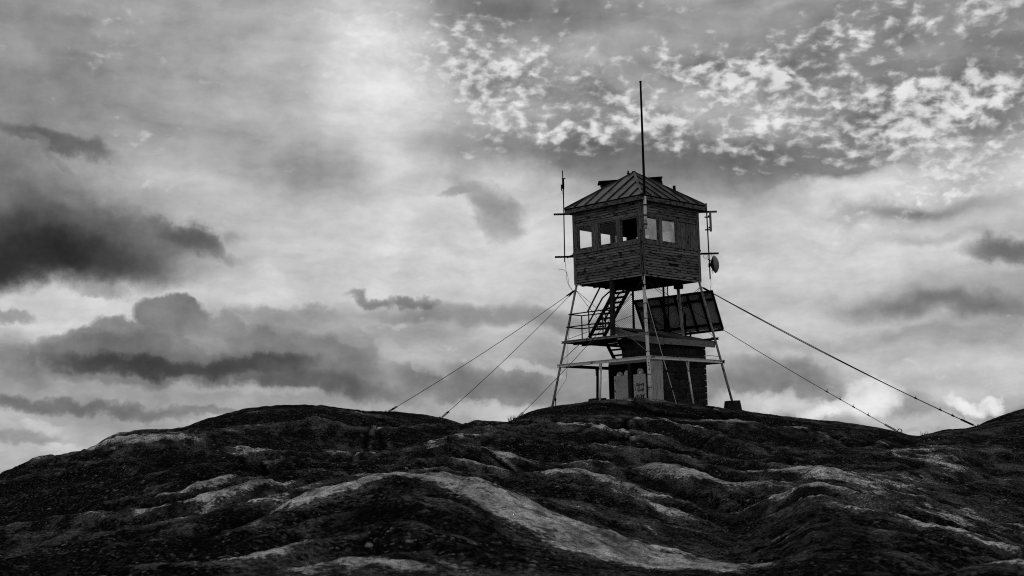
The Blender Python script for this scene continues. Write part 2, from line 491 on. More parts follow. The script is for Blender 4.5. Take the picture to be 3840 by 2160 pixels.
def rock_mat():
    mt, nt = new_mat('lichen_covered_bedrock')
    geo = nt.new('ShaderNodeNewGeometry')
    P = geo.outputs['Position']
    at = nt.new('ShaderNodeAttribute'); at.attribute_name = 'bare_lit'  # pale bare rock, plus painted light and shade of the ledges
    bare_lit = at.outputs['Fac']
    at2 = nt.new('ShaderNodeAttribute'); at2.attribute_name = 'stain_shade'  # dark cracks, plus shade painted at the ledge feet
    stain_shade = at2.outputs['Fac']
    # streaks follow the grain of the rock
    Pst = nt.mapping(P, rot=(0, 0, RAD(14)), scale=(1.0, 4.0, 1.0), kind='TEXTURE')
    streak = nt.noise(Pst, 3.4, 7.0, 0.64)
    patch = nt.noise(P, 0.8, 5.0, 0.6)
    mid = nt.noise(P, 6.0, 6.0, 0.66)
    fine = nt.noise(P, 30.0, 4.0, 0.68)
    wv = nt.vmath('ADD', P, nt.vmath('SCALE', nt.noise(P, 26.0, 2.0, 0.5, color=True), s=0.05))

    def spots(scale, lo, keep):
        v = nt.new('ShaderNodeTexVoronoi', feature='F1')
        nt.put(v.inputs['Vector'], wv)
        v.inputs['Scale'].default_value = scale
        cr, cg, cb = nt.sep(v.outputs['Color'])
        return nt.math('MULTIPLY', nt.rng(v.outputs['Distance'], lo, lo + 0.16, 1, 0, True), nt.rng(cr, keep, keep + 0.05, 0, 1)), cg
    sA, tA = spots(9.0, 0.16, 0.74)
    sB, tB = spots(26.0, 0.22, 0.70)
    sC, tC = spots(3.6, 0.20, 0.78)
    # black lichen over grey rock, with pale crust spots
    dens = nt.rng(patch, 0.36, 0.62, 0.25, 1.0, True)
    dark = nt.mix(nt.rng(fine, 0.47, 0.70, 0, 1, True), 0.005, 0.046)
    dark = nt.mix(nt.math('MULTIPLY', nt.rng(mid, 0.52, 0.72, 0, 1, True), 0.8), dark, 0.065)
    dark = nt.mix(nt.math('MULTIPLY', nt.math('MULTIPLY', sB, dens), nt.rng(tB, 0, 1, 0.35, 1.0)), dark, 0.34)
    dark = nt.mix(nt.math('MULTIPLY', nt.math('MULTIPLY', sA, dens), nt.rng(tA, 0, 1, 0.2, 0.9)), dark, 0.36)
    dark = nt.mix(nt.math('MULTIPLY', nt.math('MULTIPLY', sC, nt.rng(fine, 0.4, 0.6, 0.2, 1)), nt.rng(tC, 0, 1, 0.1, 0.6)), dark, 0.22)
    light = nt.mix(nt.rng(streak, 0.30, 0.70, 0, 1, True), 0.14, 0.95)
    light = nt.math('MULTIPLY', light, nt.rng(fine, 0.35, 0.65, 0.4, 1.35))
    light = nt.mix(nt.rng(mid, 0.50, 0.66, 0, 0.8, True), light, 0.035)
    b = nt.math('ADD', bare_lit, nt.math('MULTIPLY', nt.math('SUBTRACT', streak, 0.5), 1.0))
    b = nt.math('ADD', b, nt.math('MULTIPLY', nt.math('SUBTRACT', mid, 0.5), 0.9))
    b = nt.math('ADD', b, nt.math('MULTIPLY', nt.math('SUBTRACT', patch, 0.5), 0.5))
    b = nt.math('ADD', b, nt.math('MULTIPLY', nt.math('SUBTRACT', fine, 0.5), 0.95))
    grey = nt.math('MULTIPLY', nt.mix(nt.rng(streak, 0.35, 0.65, 0, 1, True), 0.02, 0.15), nt.rng(fine, 0.35, 0.65, 0.15, 1.7))
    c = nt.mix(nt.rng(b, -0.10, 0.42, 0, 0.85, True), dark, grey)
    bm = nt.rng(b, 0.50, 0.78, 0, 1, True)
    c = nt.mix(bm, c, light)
    c = nt.mix(nt.math('MULTIPLY', nt.math('MULTIPLY', sB, 0.5), nt.rng(tB, 0.3, 1, 0, 1)), c, 0.02)
    c = nt.mix(nt.math('MULTIPLY', stain_shade, 0.9), c, 0.004)
    h = nt.math('ADD', nt.math('MULTIPLY', mid, 1.0), nt.math('MULTIPLY', fine, 0.42))
    h = nt.math('ADD', h, nt.math('MULTIPLY', streak, 0.8))
    cc = nt.new('ShaderNodeCombineColor')
    for i in range(3):
        nt.l.new(c, cc.inputs[i])
    bn = nt.new('ShaderNodeBump')
    bn.inputs['Strength'].default_value = 1.0; bn.inputs['Distance'].default_value = 0.16
    nt.l.new(h, bn.inputs['Height'])
    df = nt.new('ShaderNodeBsdfDiffuse'); df.inputs['Roughness'].default_value = 0.6
    nt.l.new(cc.outputs[0], df.inputs[0]); nt.l.new(bn.outputs[0], df.inputs['Normal'])
    o = nt.new('ShaderNodeOutputMaterial'); nt.l.new(df.outputs[0], o.inputs[0])
    return mt


M['rock'] = rock_mat()


# ------------------------------------------------------------------ mesh builder
class MB:
    def __init__(self):
        self.v = []; self.f = []

    def quadbox(self, c8):
        n = len(self.v)
        self.v += [tuple(p) for p in c8]
        for q in ((0, 3, 2, 1), (4, 5, 6, 7), (0, 1, 5, 4), (1, 2, 6, 5), (2, 3, 7, 6), (3, 0, 4, 7)):
            self.f.append(tuple(n + i for i in q))
        return self

    def box(self, a, b):
        (x0, y0, z0), (x1, y1, z1) = a, b
        x0, x1 = min(x0, x1), max(x0, x1); y0, y1 = min(y0, y1), max(y0, y1); z0, z1 = min(z0, z1), max(z0, z1)
        return self.quadbox([(x0, y0, z0), (x1, y0, z0), (x1, y1, z0), (x0, y1, z0), (x0, y0, z1), (x1, y0, z1), (x1, y1, z1), (x0, y1, z1)])

    def beam(self, p, q, w, h, up=(0, 0, 1)):
        """rectangular bar from p to q, w across and h along 'up'"""
        p = Vector(p); q = Vector(q); d = (q - p).normalized(); up = Vector(up)
        s = d.cross(up)
        if s.length < 1e-5:
            s = d.cross(Vector((1, 0, 0)))
        s.normalize(); t = s.cross(d)
        c = []
        for e in (p, q):
            for a, b in ((-1, -1), (1, -1), (1, 1), (-1, 1)):
                c.append(e + s * (a * w / 2) + t * (b * h / 2))
        n = len(self.v); self.v += [tuple(k) for k in c]
        for k in ((0, 1, 2, 3), (7, 6, 5, 4), (0, 4, 5, 1), (1, 5, 6, 2), (2, 6, 7, 3), (3, 7, 4, 0)):
            self.f.append(tuple(n + i for i in k))
        return self

    def ibeam(self, p, q, w, h, t=0.012, up=(0, 0, 1)):
        """channel with a web and two flanges"""
        p = Vector(p); q = Vector(q); d = (q - p).normalized(); s = d.cross(Vector(up)).normalized(); n = s.cross(d)
        self.beam(p, q, t, h - 2 * t, up)
        for k in (-1, 1):
            o = n * (k * (h - t) / 2)
            self.beam(p + o, q + o, w, t, up)
        return self

    def tube(self, pts, r, n=10, r2=None, cap=True):
        pts = [Vector(p) for p in pts]
        base = len(self.v); m_ = len(pts)
        prev = None
        for i, p in enumerate(pts):
            d = (pts[min(i + 1, m_ - 1)] - pts[max(i - 1, 0)])
            d.normalize()
            ref = prev if prev is not None else (Vector((0, 0, 1)) if abs(d.z) < 0.9 else Vector((1, 0, 0)))
            a = (ref - d * ref.dot(d)).normalized(); prev = a
            b = d.cross(a)
            rr = r if r2 is None else r + (r2 - r) * i / (m_ - 1)
            for k in range(n):
                an = 2 * math.pi * k / n
                self.v.append(tuple(p + a * (rr * math.cos(an)) + b * (rr * math.sin(an))))
        for i in range(m_ - 1):
            for k in range(n):
                a0 = base + i * n + k; a1 = base + i * n + (k + 1) % n
                self.f.append((a0, a1, a1 + n, a0 + n))
        if cap:
            self.f.append(tuple(base + k for k in range(n))[::-1])
            self.f.append(tuple(base + (m_ - 1) * n + k for k in range(n)))
        return self

    def prism(self, poly, ext):
        """planar polygon (3D points) extruded by vector ext"""
        n = len(self.v); k = len(poly); e = Vector(ext)
        self.v += [tuple(p) for p in poly] + [tuple(Vector(p) + e) for p in poly]
        self.f.append(tuple(n + i for i in range(k))[::-1]); self.f.append(tuple(n + k + i for i in range(k)))
        for i in range(k):
            j = (i + 1) % k
            self.f.append((n + i, n + j, n + k + j, n + k + i))
        return self

    def lathe(self, prof, o=(0, 0, 0), axis=(0, 0, 1), n=20):
        o = Vector(o); ax = Vector(axis).normalized()
        a = ax.cross(Vector((0, 0, 1)));
        if a.length < 1e-4: a = Vector((1, 0, 0))
        a.normalize(); b = ax.cross(a)
        base = len(self.v)
        for r, h in prof:
            for k in range(n):
                an = 2 * math.pi * k / n
                self.v.append(tuple(o + ax * h + a * (r * math.cos(an)) + b * (r * math.sin(an))))
        for i in range(len(prof) - 1):
            for k in range(n):
                a0 = base + i * n + k; a1 = base + i * n + (k + 1) % n
                self.f.append((a0, a1, a1 + n, a0 + n))
        self.f.append(tuple(base + k for k in range(n))[::-1]); self.f.append(tuple(base + (len(prof) - 1) * n + k for k in range(n)))
        return self

    def torus(self, c, R, r, ax, n=16, k=6, a0=0, a1=2 * math.pi):
        ax = Vector(ax).normalized(); a = ax.cross(Vector((0.3, 0.1, 1))).normalized(); b = ax.cross(a); c = Vector(c)
        return self.tube([c + a * (R * math.cos(a0 + (a1 - a0) * i / n)) + b * (R * math.sin(a0 + (a1 - a0) * i / n)) for i in range(n + 1)], r, k)

    def mesh(self, name, smooth=False):
        me = bpy.data.meshes.new(name)
        me.from_pydata(self.v, [], self.f)
        me.update()
        if smooth:
            me.polygons.foreach_set('use_smooth', [True] * len(me.polygons))
        return me

    def build(self, name, mat, parent=None, smooth=False, kind=None):
        me = self.mesh(name, smooth)
        me.materials.append(M[mat])
        o = bpy.data.objects.new(name, me)
        S.collection.objects.link(o)
        if parent is not None:
            o.parent = parent
        if kind:
            o['kind'] = kind
        return o


def tag(o, label, cat, group=None):
    o['label'] = label; o['category'] = cat
    if group:
        o['group'] = group
    return o


def empty(name, loc=(0, 0, 0), rz=0.0):
    o = bpy.data.objects.new(name, None)
    o.location = loc; o.rotation_euler = (0, 0, rz)
    o.empty_display_size = 0.2
    S.collection.objects.link(o)
    return o


def link_mesh(name, me, parent, loc=(0, 0, 0), rot=(0, 0, 0), scale=(1, 1, 1)):
    o = bpy.data.objects.new(name, me)
    S.collection.objects.link(o)
    o.parent = parent; o.location = loc; o.rotation_euler = rot; o.scale = scale
    return o


# ------------------------------------------------------------------ ground
def hash2(ix, iy, seed):
    h = (ix.astype(np.int64) * 374761393 + iy.astype(np.int64) * 668265263 + seed * 974711) & 0xFFFFFFFF
    h = ((h ^ (h >> 13)) * 1274126177) & 0xFFFFFFFF
    return ((h ^ (h >> 16)) & 0xFFFF) / 65535.0


def vnoise(x, y, seed):
    ix = np.floor(x); iy = np.floor(y); fx = x - ix; fy = y - iy
    fx = fx * fx * fx * (fx * (fx * 6 - 15) + 10); fy = fy * fy * fy * (fy * (fy * 6 - 15) + 10)
    a = hash2(ix, iy, seed); b = hash2(ix + 1, iy, seed); c = hash2(ix, iy + 1, seed); d = hash2(ix + 1, iy + 1, seed)
    return (a + (b - a) * fx) * (1 - fy) + (c + (d - c) * fx) * fy - 0.5


def fbm(x, y, seed, octv=4, gain=0.5):
    s = 0.0; a = 1.0; k = 1.0
    for o in range(octv):
        s = s + a * vnoise(x * k + 13.7 * o, y * k - 7.1 * o, seed + o); a *= gain; k *= 2.03
    return s


def pchip_rows(xk, yk, x):
    """monotone cubic through xk[k], yk[k] per column; x shape (n,), xk,yk shape (K, m) -> (n, m)"""
    Kn, mcol = xk.shape
    h = np.diff(xk, axis=0); dl = np.diff(yk, axis=0) / h
    dd = np.zeros_like(yk)
    w1 = 2 * h[1:] + h[:-1]; w2 = h[1:] + 2 * h[:-1]
    with np.errstate(divide='ignore', invalid='ignore'):
        inner = (w1 + w2) / (w1 / dl[:-1] + w2 / dl[1:])
    inner = np.where(dl[:-1] * dl[1:] > 0, inner, 0.0)
    dd[1:-1] = np.nan_to_num(inner); dd[0] = dl[0]; dd[-1] = dl[-1]
    out = np.zeros((len(x), mcol))
    for j in range(mcol):
        i = np.clip(np.searchsorted(xk[:, j], x) - 1, 0, Kn - 2)
        t = np.clip((x - xk[i, j]) / h[i, j], 0, 1)
        out[:, j] = ((2 * t**3 - 3 * t**2 + 1) * yk[i, j] + (t**3 - 2 * t**2 + t) * h[i, j] * dd[i, j]
                     + (-2 * t**3 + 3 * t**2) * yk[i + 1, j] + (t**3 - t**2) * h[i, j] * dd[i + 1, j])
    return out


# outlines of the rock, near to far: distance and (overview x, y) of the surface there
FEAT = [
    (6.5, [(-400, 1490), (600, 1480), (1200, 1485), (2000, 1480), (3000, 1480)]),
    (11.5, [(-400, 1440), (0, 1410), (300, 1380), (500, 1345), (700, 1300), (900, 1262), (1020, 1238), (1150, 1252), (1300, 1300), (1500, 1362), (1700, 1405), (1850, 1425), (1950, 1400), (2060, 1345), (2200, 1352), (2400, 1400), (2576, 1440), (3000, 1450)]),
    (16.0, [(-400, 1400), (0, 1345), (300, 1300), (500, 1262), (600, 1240), (720, 1235), (860, 1215), (1000, 1212), (1150, 1222), (1300, 1250), (1500, 1290), (1700, 1330), (1850, 1338), (1960, 1296), (2060, 1262), (2200, 1292), (2400, 1345), (2576, 1385), (3000, 1420)]),
    (22.0, [(-400, 1350), (0, 1270), (300, 1205), (500, 1175), (700, 1172), (860, 1182), (980, 1178), (1060, 1166), (1140, 1163), (1250, 1180), (1400, 1200), (1550, 1205), (1700, 1222), (1850, 1245), (1960, 1240), (2060, 1220), (2200, 1225), (2400, 1255), (2576, 1290), (3000, 1340)]),
    (28.0, [(-400, 1310), (0, 1218), (150, 1180), (300, 1150), (500, 1135), (700, 1130), (860, 1135), (980, 1135), (1100, 1118), (1250, 1108), (1400, 1118), (1550, 1135), (1700, 1150), (1850, 1165), (2000, 1172), (2200, 1170), (2400, 1180), (2576, 1200), (3000, 1230)]),
    (33.0, [(-400, 1290), (-100, 1235), (0, 1196), (50, 1171), (100, 1162), (200, 1148), (290, 1120), (400, 1110), (550, 1092), (750, 1082), (900, 1094), (985, 1096), (1080, 1081), (1150, 1077), (1230, 1079), (1290, 1082), (1450, 1077), (1560, 1078), (1700, 1090), (1850, 1108), (2000, 1120), (2200, 1128), (2330, 1130), (2450, 1128), (2576, 1135), (3000, 1130)]),
    (38.0, [(-400, 1310), (-100, 1260), (0, 1230), (100, 1180), (200, 1146), (290, 1106), (380, 1096), (450, 1092), (550, 1068), (750, 1045), (900, 1058), (985, 1072), (1080, 1084), (1150, 1090), (1290, 1082), (1450, 1074), (1560, 1071), (1700, 1074), (1850, 1075), (2000, 1088), (2200, 1105), (2300, 1112), (2380, 1105), (2450, 1098), (2576, 1085), (3000, 1060)]),
    (43.5, [(-400, 1340), (0, 1260), (200, 1160), (290, 1110), (380, 1092), (440, 1085), (500, 1063), (560, 1045), (640, 1027), (720, 1022), (800, 1022), (870, 1030), (930, 1036), (1000, 1038), (1060, 1043), (1100, 1050), (1135, 1057), (1200, 1074), (1250, 1073), (1280, 1062), (1340, 1034), (1390, 1023), (1440, 1017), (1500, 1008), (1560, 1004), (1630, 1005), (1700, 1011), (1760, 1017), (1830, 1026), (1920, 1041), (2030, 1053), (2150, 1065), (2260, 1086), (2310, 1097), (2330, 1093), (2380, 1083), (2460, 1073), (2475, 1064), (2520, 1046), (2576, 1029), (2700, 1000), (3000, 990)]),
    (48.5, [(-400, 1360), (0, 1285), (300, 1130), (500, 1075), (640, 1032), (720, 1028), (800, 1028), (930, 1043), (1060, 1050), (1135, 1066), (1230, 1082), (1340, 1042), (1390, 1029), (1440, 1023), (1500, 1014), (1560, 1010), (1700, 1017), (1830, 1031), (2030, 1060), (2150, 1075), (2310, 1110), (2460, 1090), (2576, 1040), (3000, 1000)]),
    (58.0, [(-400, 1400), (500, 1120), (800, 1075), (1230, 1130), (1560, 1060), (1830, 1090), (2310, 1160), (2576, 1090), (3000, 1060)]),
]


def build_ground():
    def hitpoint(ox, oy, r):
        d = ray_dir(ox * K, oy * K); h = math.hypot(d[0], d[1])
        return math.atan2(d[0], d[1]), EYE[2] + d[2] / h * r
    lim = RAD(25.5)
    az = np.concatenate([np.linspace(-math.pi, -lim, 46)[:-1], np.linspace(-lim, lim, 861), np.linspace(lim, math.pi, 46)[1:]])
    azc = np.clip(az, -lim, lim)
    zk = [np.full(len(az), 0.0), np.full(len(az), 0.12)]
    rk = [0.05, 3.0]
    for r, pts in FEAT:
        hp = sorted(hitpoint(x, y, r) for x, y in pts)
        a_ = np.array([p[0] for p in hp]); z_ = np.array([p[1] for p in hp])
        # smooth curve through the points
        zc = pchip_rows(a_[:, None], z_[:, None], np.clip(azc, a_[0], a_[-1]))[:, 0]
        rk.append(r); zk.append(zc)
    for r, z in ((80, -6.0), (140, -16.0), (400, -22.0), (1500, -24.0), (6000, -24.0)):
        rk.append(r); zk.append(np.full(len(az), z))
    zk = np.array(zk); rk = np.array(rk)
    side = np.clip((np.abs(az) - lim) / RAD(60), 0, 1); side = side * side * (3 - 2 * side)
    flat = np.interp(rk, [0, 3, 30, 80, 140, 6000], [0, 0.05, -0.8, -6, -16, -24])
    zk = zk * (1 - side) + flat[:, None] * side
    rr = np.concatenate([np.linspace(0.05, 5.0, 30)[:-1], np.geomspace(5.0, 60.0, 900), np.geomspace(60.0, 6000.0, 60)[1:]])
    Z = pchip_rows(np.repeat(rk[:, None], len(az), 1), zk, rr)
    # a little smoothing along the distance so that slopes join softly
    R2, A2 = np.meshgrid(rr, az, indexing='ij')
    X = R2 * np.sin(A2); Y = R2 * np.cos(A2)
    ker = np.array([1, 4, 6, 4, 1]) / 16.0
    for _ in range(30):
        Zp = np.pad(Z, ((2, 2), (0, 0)), mode='edge')
        Zs = sum(ker[i] * Zp[i:i + Z.shape[0]] for i in range(5))
        wgt = ((rr > 5) & (rr < 42))[:, None]
        Z = np.where(wgt, Zs, Z)

    def hit(ox, oy):
        """point of the smooth slope seen at an overview pixel of the photograph"""
        d = ray_dir(ox * K, oy * K); a = math.atan2(d[0], d[1]); h = math.hypot(d[0], d[1])
        j = np.searchsorted(az, a); t = (a - az[j - 1]) / (az[j] - az[j - 1])
        col = Z[:, j - 1] * (1 - t) + Z[:, j] * t
        ray = EYE[2] + d[2] / h * rr
        ok = np.where((col >= ray) & (rr > 4) & (rr < 60))[0]
        if len(ok) == 0:
            ok = [np.argmax(np.where((rr > 20) & (rr < 60), (col - EYE[2]) / rr, -9))]
        i = ok[0]
        return rr[i] * math.sin(a), rr[i] * math.cos(a)

    bare_lit = np.zeros_like(Z); stain_shade = np.zeros_like(Z); dz = np.zeros_like(Z)
    infront = (np.abs(A2) < lim) & (R2 < 70)

    def along(w, reach):
        """distance to a polyline of ground points, its side and run, for the grid points within reach of it"""
        ax = [p[0] for p in w]; ay = [p[1] for p in w]
        sel = np.where((X > min(ax) - reach) & (X < max(ax) + reach) & (Y > min(ay) - reach) & (Y < max(ay) + reach))
        xs, ys = X[sel], Y[sel]
        D = np.full(xs.shape, 1e9); SG = np.zeros(xs.shape); T = np.zeros(xs.shape)
        Ln = [0.0]
        for a, b in zip(w[:-1], w[1:]): Ln.append(Ln[-1] + math.hypot(b[0] - a[0], b[1] - a[1]))
        for k, (a, b) in enumerate(zip(w[:-1], w[1:])):
            ex, ey = b[0] - a[0], b[1] - a[1]; l2 = ex * ex + ey * ey + 1e-9
            t = np.clip(((xs - a[0]) * ex + (ys - a[1]) * ey) / l2, 0, 1)
            dx = xs - a[0] - t * ex; dy = ys - a[1] - t * ey
            q = np.hypot(dx, dy); cl = q < D
            D = np.where(cl, q, D); SG = np.where(cl, np.sign(ex * dy - ey * dx), SG)
            T = np.where(cl, (Ln[k] + t * math.sqrt(l2)) / max(Ln[-1], 1e-6), T)
        return sel, D, SG, T

    wob = 0.5 * fbm(X * 0.5, Y * 0.5, 91, 3)
    wob2 = fbm(X * 4, Y * 4, 55, 2)
    for pts, h, wl, wr, bl, bw in RIDGES:
        sel, D, SG, T = along([hit(*p) for p in pts], 3.2 * max(wl, wr, bw))
        fade = np.clip(np.minimum(T, 1 - T) * 6, 0, 1) ** 0.7
        Dw = np.maximum(0, D * (1 + 0.6 * wob[sel]))
        wdt = np.where(SG > 0, wl, wr)
        dz[sel] += h * np.exp(-(Dw / wdt) ** 2) * fade * np.clip(R2[sel] / 32.0, 0.25, 1.0)
        if bl:
            bare_lit[sel] += bl * np.exp(-(Dw / bw) ** 2) * (0.35 + 0.65 * fade)

    def crack(w, depth, w_, dk):
        sel, D, SG, T = along(w, 3.5 * w_ + 0.3)
        fade = np.clip(np.minimum(T, 1 - T) * 7, 0, 1)
        Dw = D * (1 + 0.5 * wob[sel]) + 0.12 * w_ * wob2[sel]
        e = np.exp(-(Dw / w_) ** 2) * fade
        dz[sel] -= depth * e * np.clip(R2[sel] / 30.0, 0.3, 1.0); stain_shade[sel] += dk * e
        up = np.exp(-((Dw - 2.2 * w_) / (1.2 * w_)) ** 2) * fade * (SG < 0)
        bare_lit[sel] += 0.35 * up                            # a clean broken edge beside the gap
    for pts, depth, w_, dk in CRACKS:
        crack([hit(*p) for p in pts], depth, w_, dk)
    # open joints that follow the grain of the rock
    jr = random.Random(5)
    for k in range(46):
        r0 = 8 + 36 * jr.random() ** 0.8; a0 = jr.uniform(-RAD(21), RAD(21))
        x_, y_ = r0 * math.sin(a0), r0 * math.cos(a0)
        if y_ > 40 and k % 3: continue
        hd = RAD(jr.choice((104, 104, 104, 60, 150)) + jr.uniform(-14, 14)); w = [(x_, y_)]
        stp = 0.05 * r0
        for q in range(jr.randint(4, 9)):
            hd += jr.uniform(-.35, .35)
            w.append((w[-1][0] + stp * math.cos(hd), w[-1][1] + stp * math.sin(hd)))
        crack(w, 0.06, jr.uniform(.0016, .0032) * r0, 1.0)
    for cx, cy, wx, wy, amt in BARE:
        px_, py_ = hit(cx, cy)
        bare_lit += amt * np.exp(-(((X - px_) / wx) ** 2 + ((Y - py_) / wy) ** 2))
    # rounded swells, ledges along the grain of the rock, small knobs
    c_, s_ = math.cos(RAD(14)), math.sin(RAD(14))
    Gx = X * c_ + Y * s_; Gy = -X * s_ + Y * c_          # Gy runs with the grain, Gx across it
    near = np.clip((R2 - 3) / 4, 0, 1) * np.clip((R2 / 36.0) ** 1.2, 0.08, 1.0)   # the rock near the eye is smoother
    keep = np.clip(np.abs(R2 - 45) / 12, 0.18, 1)         # calmer on the crests that meet the sky
    dz += 0.22 * fbm(X * 0.30, Y * 0.22, 3, 4, 0.5) * near * keep
    st = fbm(Gx * 0.9, Gy * 0.20, 21, 4, 0.55)
    dz += 0.10 * st * near * keep
    # whalebacks: rounded ledges with a steep worn face on the near side and a long back; larger with distance
    Yp = np.maximum(0.94 * Y + 0.35 * X, 3.0); Cn = (0.94 * X - 0.35 * Y) / Yp * 6.0
    skyl = np.clip((42.5 - R2) / 6, 0.0, 1) * np.clip((R2 - 4) / 3, 0, 1)
    for per, hgt, sd in ((0.17, 0.0125, 101), (0.075, 0.0030, 131), (0.030, 0.0010, 151)):
        lq = np.log(Yp) / per
        q = lq + 1.9 * fbm(Cn * 0.9 * 0.17 / per * 0.5 + sd, lq * 0.30, sd, 3, 0.5)
        idx = np.floor(q); fr = q - idx
        rise = np.clip(fr / 0.34, 0, 1); rise = np.sin(rise * math.pi / 2) ** 1.3
        prof = rise * (1 - np.clip((fr - 0.34) / 0.66, 0, 1) ** 1.6)
        on = np.clip(fbm(Cn * 1.1 * 0.17 / per * 0.5, lq * 0.45, sd + 9, 2) * 3.0 + 0.55, 0.05, 1)
        dz += hgt * Yp * (prof - 0.5) * on * skyl
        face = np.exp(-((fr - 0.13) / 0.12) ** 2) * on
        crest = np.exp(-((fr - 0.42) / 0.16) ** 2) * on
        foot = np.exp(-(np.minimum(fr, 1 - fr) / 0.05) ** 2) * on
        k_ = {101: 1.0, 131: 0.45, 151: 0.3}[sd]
        bare_lit += (0.34 * crest - 0.30 * face) * k_  # light on crests and shade on near faces, put into the rock colour
        stain_shade += 0.55 * foot * k_  # shade along each ledge foot, painted as a dark line
    grit = np.clip((R2 / 30.0) ** 0.8, 0.15, 1.0) * np.clip((R2 - 3) / 4, 0, 1)
    dz += grit * (0.085 * fbm(X * 1.3, Y * 1.0, 41, 3, 0.55) + 0.060 * fbm(X * 4.2, Y * 3.2, 47, 3, 0.6)) * np.clip(keep, 0.45, 1)
    dz += 0.022 * fbm(X * 13, Y * 10, 49, 2, 0.6) * np.clip(1 - (R2 - 16) / 14, 0, 1) * np.clip(R2 / 14, 0.3, 1)
    amp = np.where(infront, 1.0, np.clip(1 - (R2 - 70) / 60, 0.0, 1.0) * 0.5)
    far = np.where(R2 > 70, 3.0 * fbm(X * 0.01, Y * 0.01, 77, 4), 0)
    Z2 = Z + dz * amp + far * np.clip((R2 - 70) / 100, 0, 1)
    # bare streaks on the backs of the swells
    bare_lit += 0.40 * np.clip(st * 1.6, -0.4, 1.0) + 0.30 * fbm(X * 0.35, Y * 0.35, 61, 3)
    n_r, n_a = Z2.shape
    verts = np.stack([X, Y, Z2], -1).reshape(-1, 3)
    i = np.arange(n_r - 1)[:, None] * n_a; j = np.arange(n_a - 1)[None, :]
    q = np.stack([i + j, i + j + 1, i + j + 1 + n_a, i + j + n_a], -1).reshape(-1, 4)
    q = q[:, ::-1]
    me = bpy.data.meshes.new('ground')
    me.vertices.add(len(verts)); me.vertices.foreach_set('co', verts.astype(np.float32).ravel())
    me.loops.add(q.size); me.loops.foreach_set('vertex_index', q.astype(np.int32).ravel())
    me.polygons.add(len(q)); me.polygons.foreach_set('loop_start', (np.arange(len(q)) * 4).astype(np.int32))
    me.polygons.foreach_set('use_smooth', np.ones(len(q), dtype=bool))
    me.update(); me.validate()
    for nm, arr in (('bare_lit', bare_lit), ('stain_shade', stain_shade)):
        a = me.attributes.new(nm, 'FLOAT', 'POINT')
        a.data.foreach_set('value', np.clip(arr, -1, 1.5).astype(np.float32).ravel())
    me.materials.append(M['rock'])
    o = bpy.data.objects.new('ground', me)
    S.collection.objects.link(o)
    o['kind'] = 'structure'

    def gz(x, y):
        a = math.atan2(x, y); r = math.hypot(x, y)
        ja = int(np.clip(np.searchsorted(az, a), 1, len(az) - 1)); ir = int(np.clip(np.searchsorted(rr, r), 1, len(rr) - 1))
        ta = (a - az[ja - 1]) / (az[ja] - az[ja - 1]); tr = (r - rr[ir - 1]) / (rr[ir] - rr[ir - 1])
        return float((Z2[ir - 1, ja - 1] * (1 - ta) + Z2[ir - 1, ja] * ta) * (1 - tr) + (Z2[ir, ja - 1] * (1 - ta) + Z2[ir, ja] * ta) * tr)

    def ghit(px, py, rmin=15):
        d = ray_dir(px, py); a = math.atan2(d[0], d[1]); h = math.hypot(d[0], d[1])
        best = None
        for r in np.arange(rmin, 60, 0.05):
            x, y = r * math.sin(a), r * math.cos(a)
            gap = gz(x, y) - (EYE[2] + d[2] / h * r)
            if gap >= 0:
                return Vector((x, y, gz(x, y)))
            if best is None or gap / r > best[0]:
                best = (gap / r, x, y)
        return Vector((best[1], best[2], gz(best[1], best[2])))
    return gz, ghit


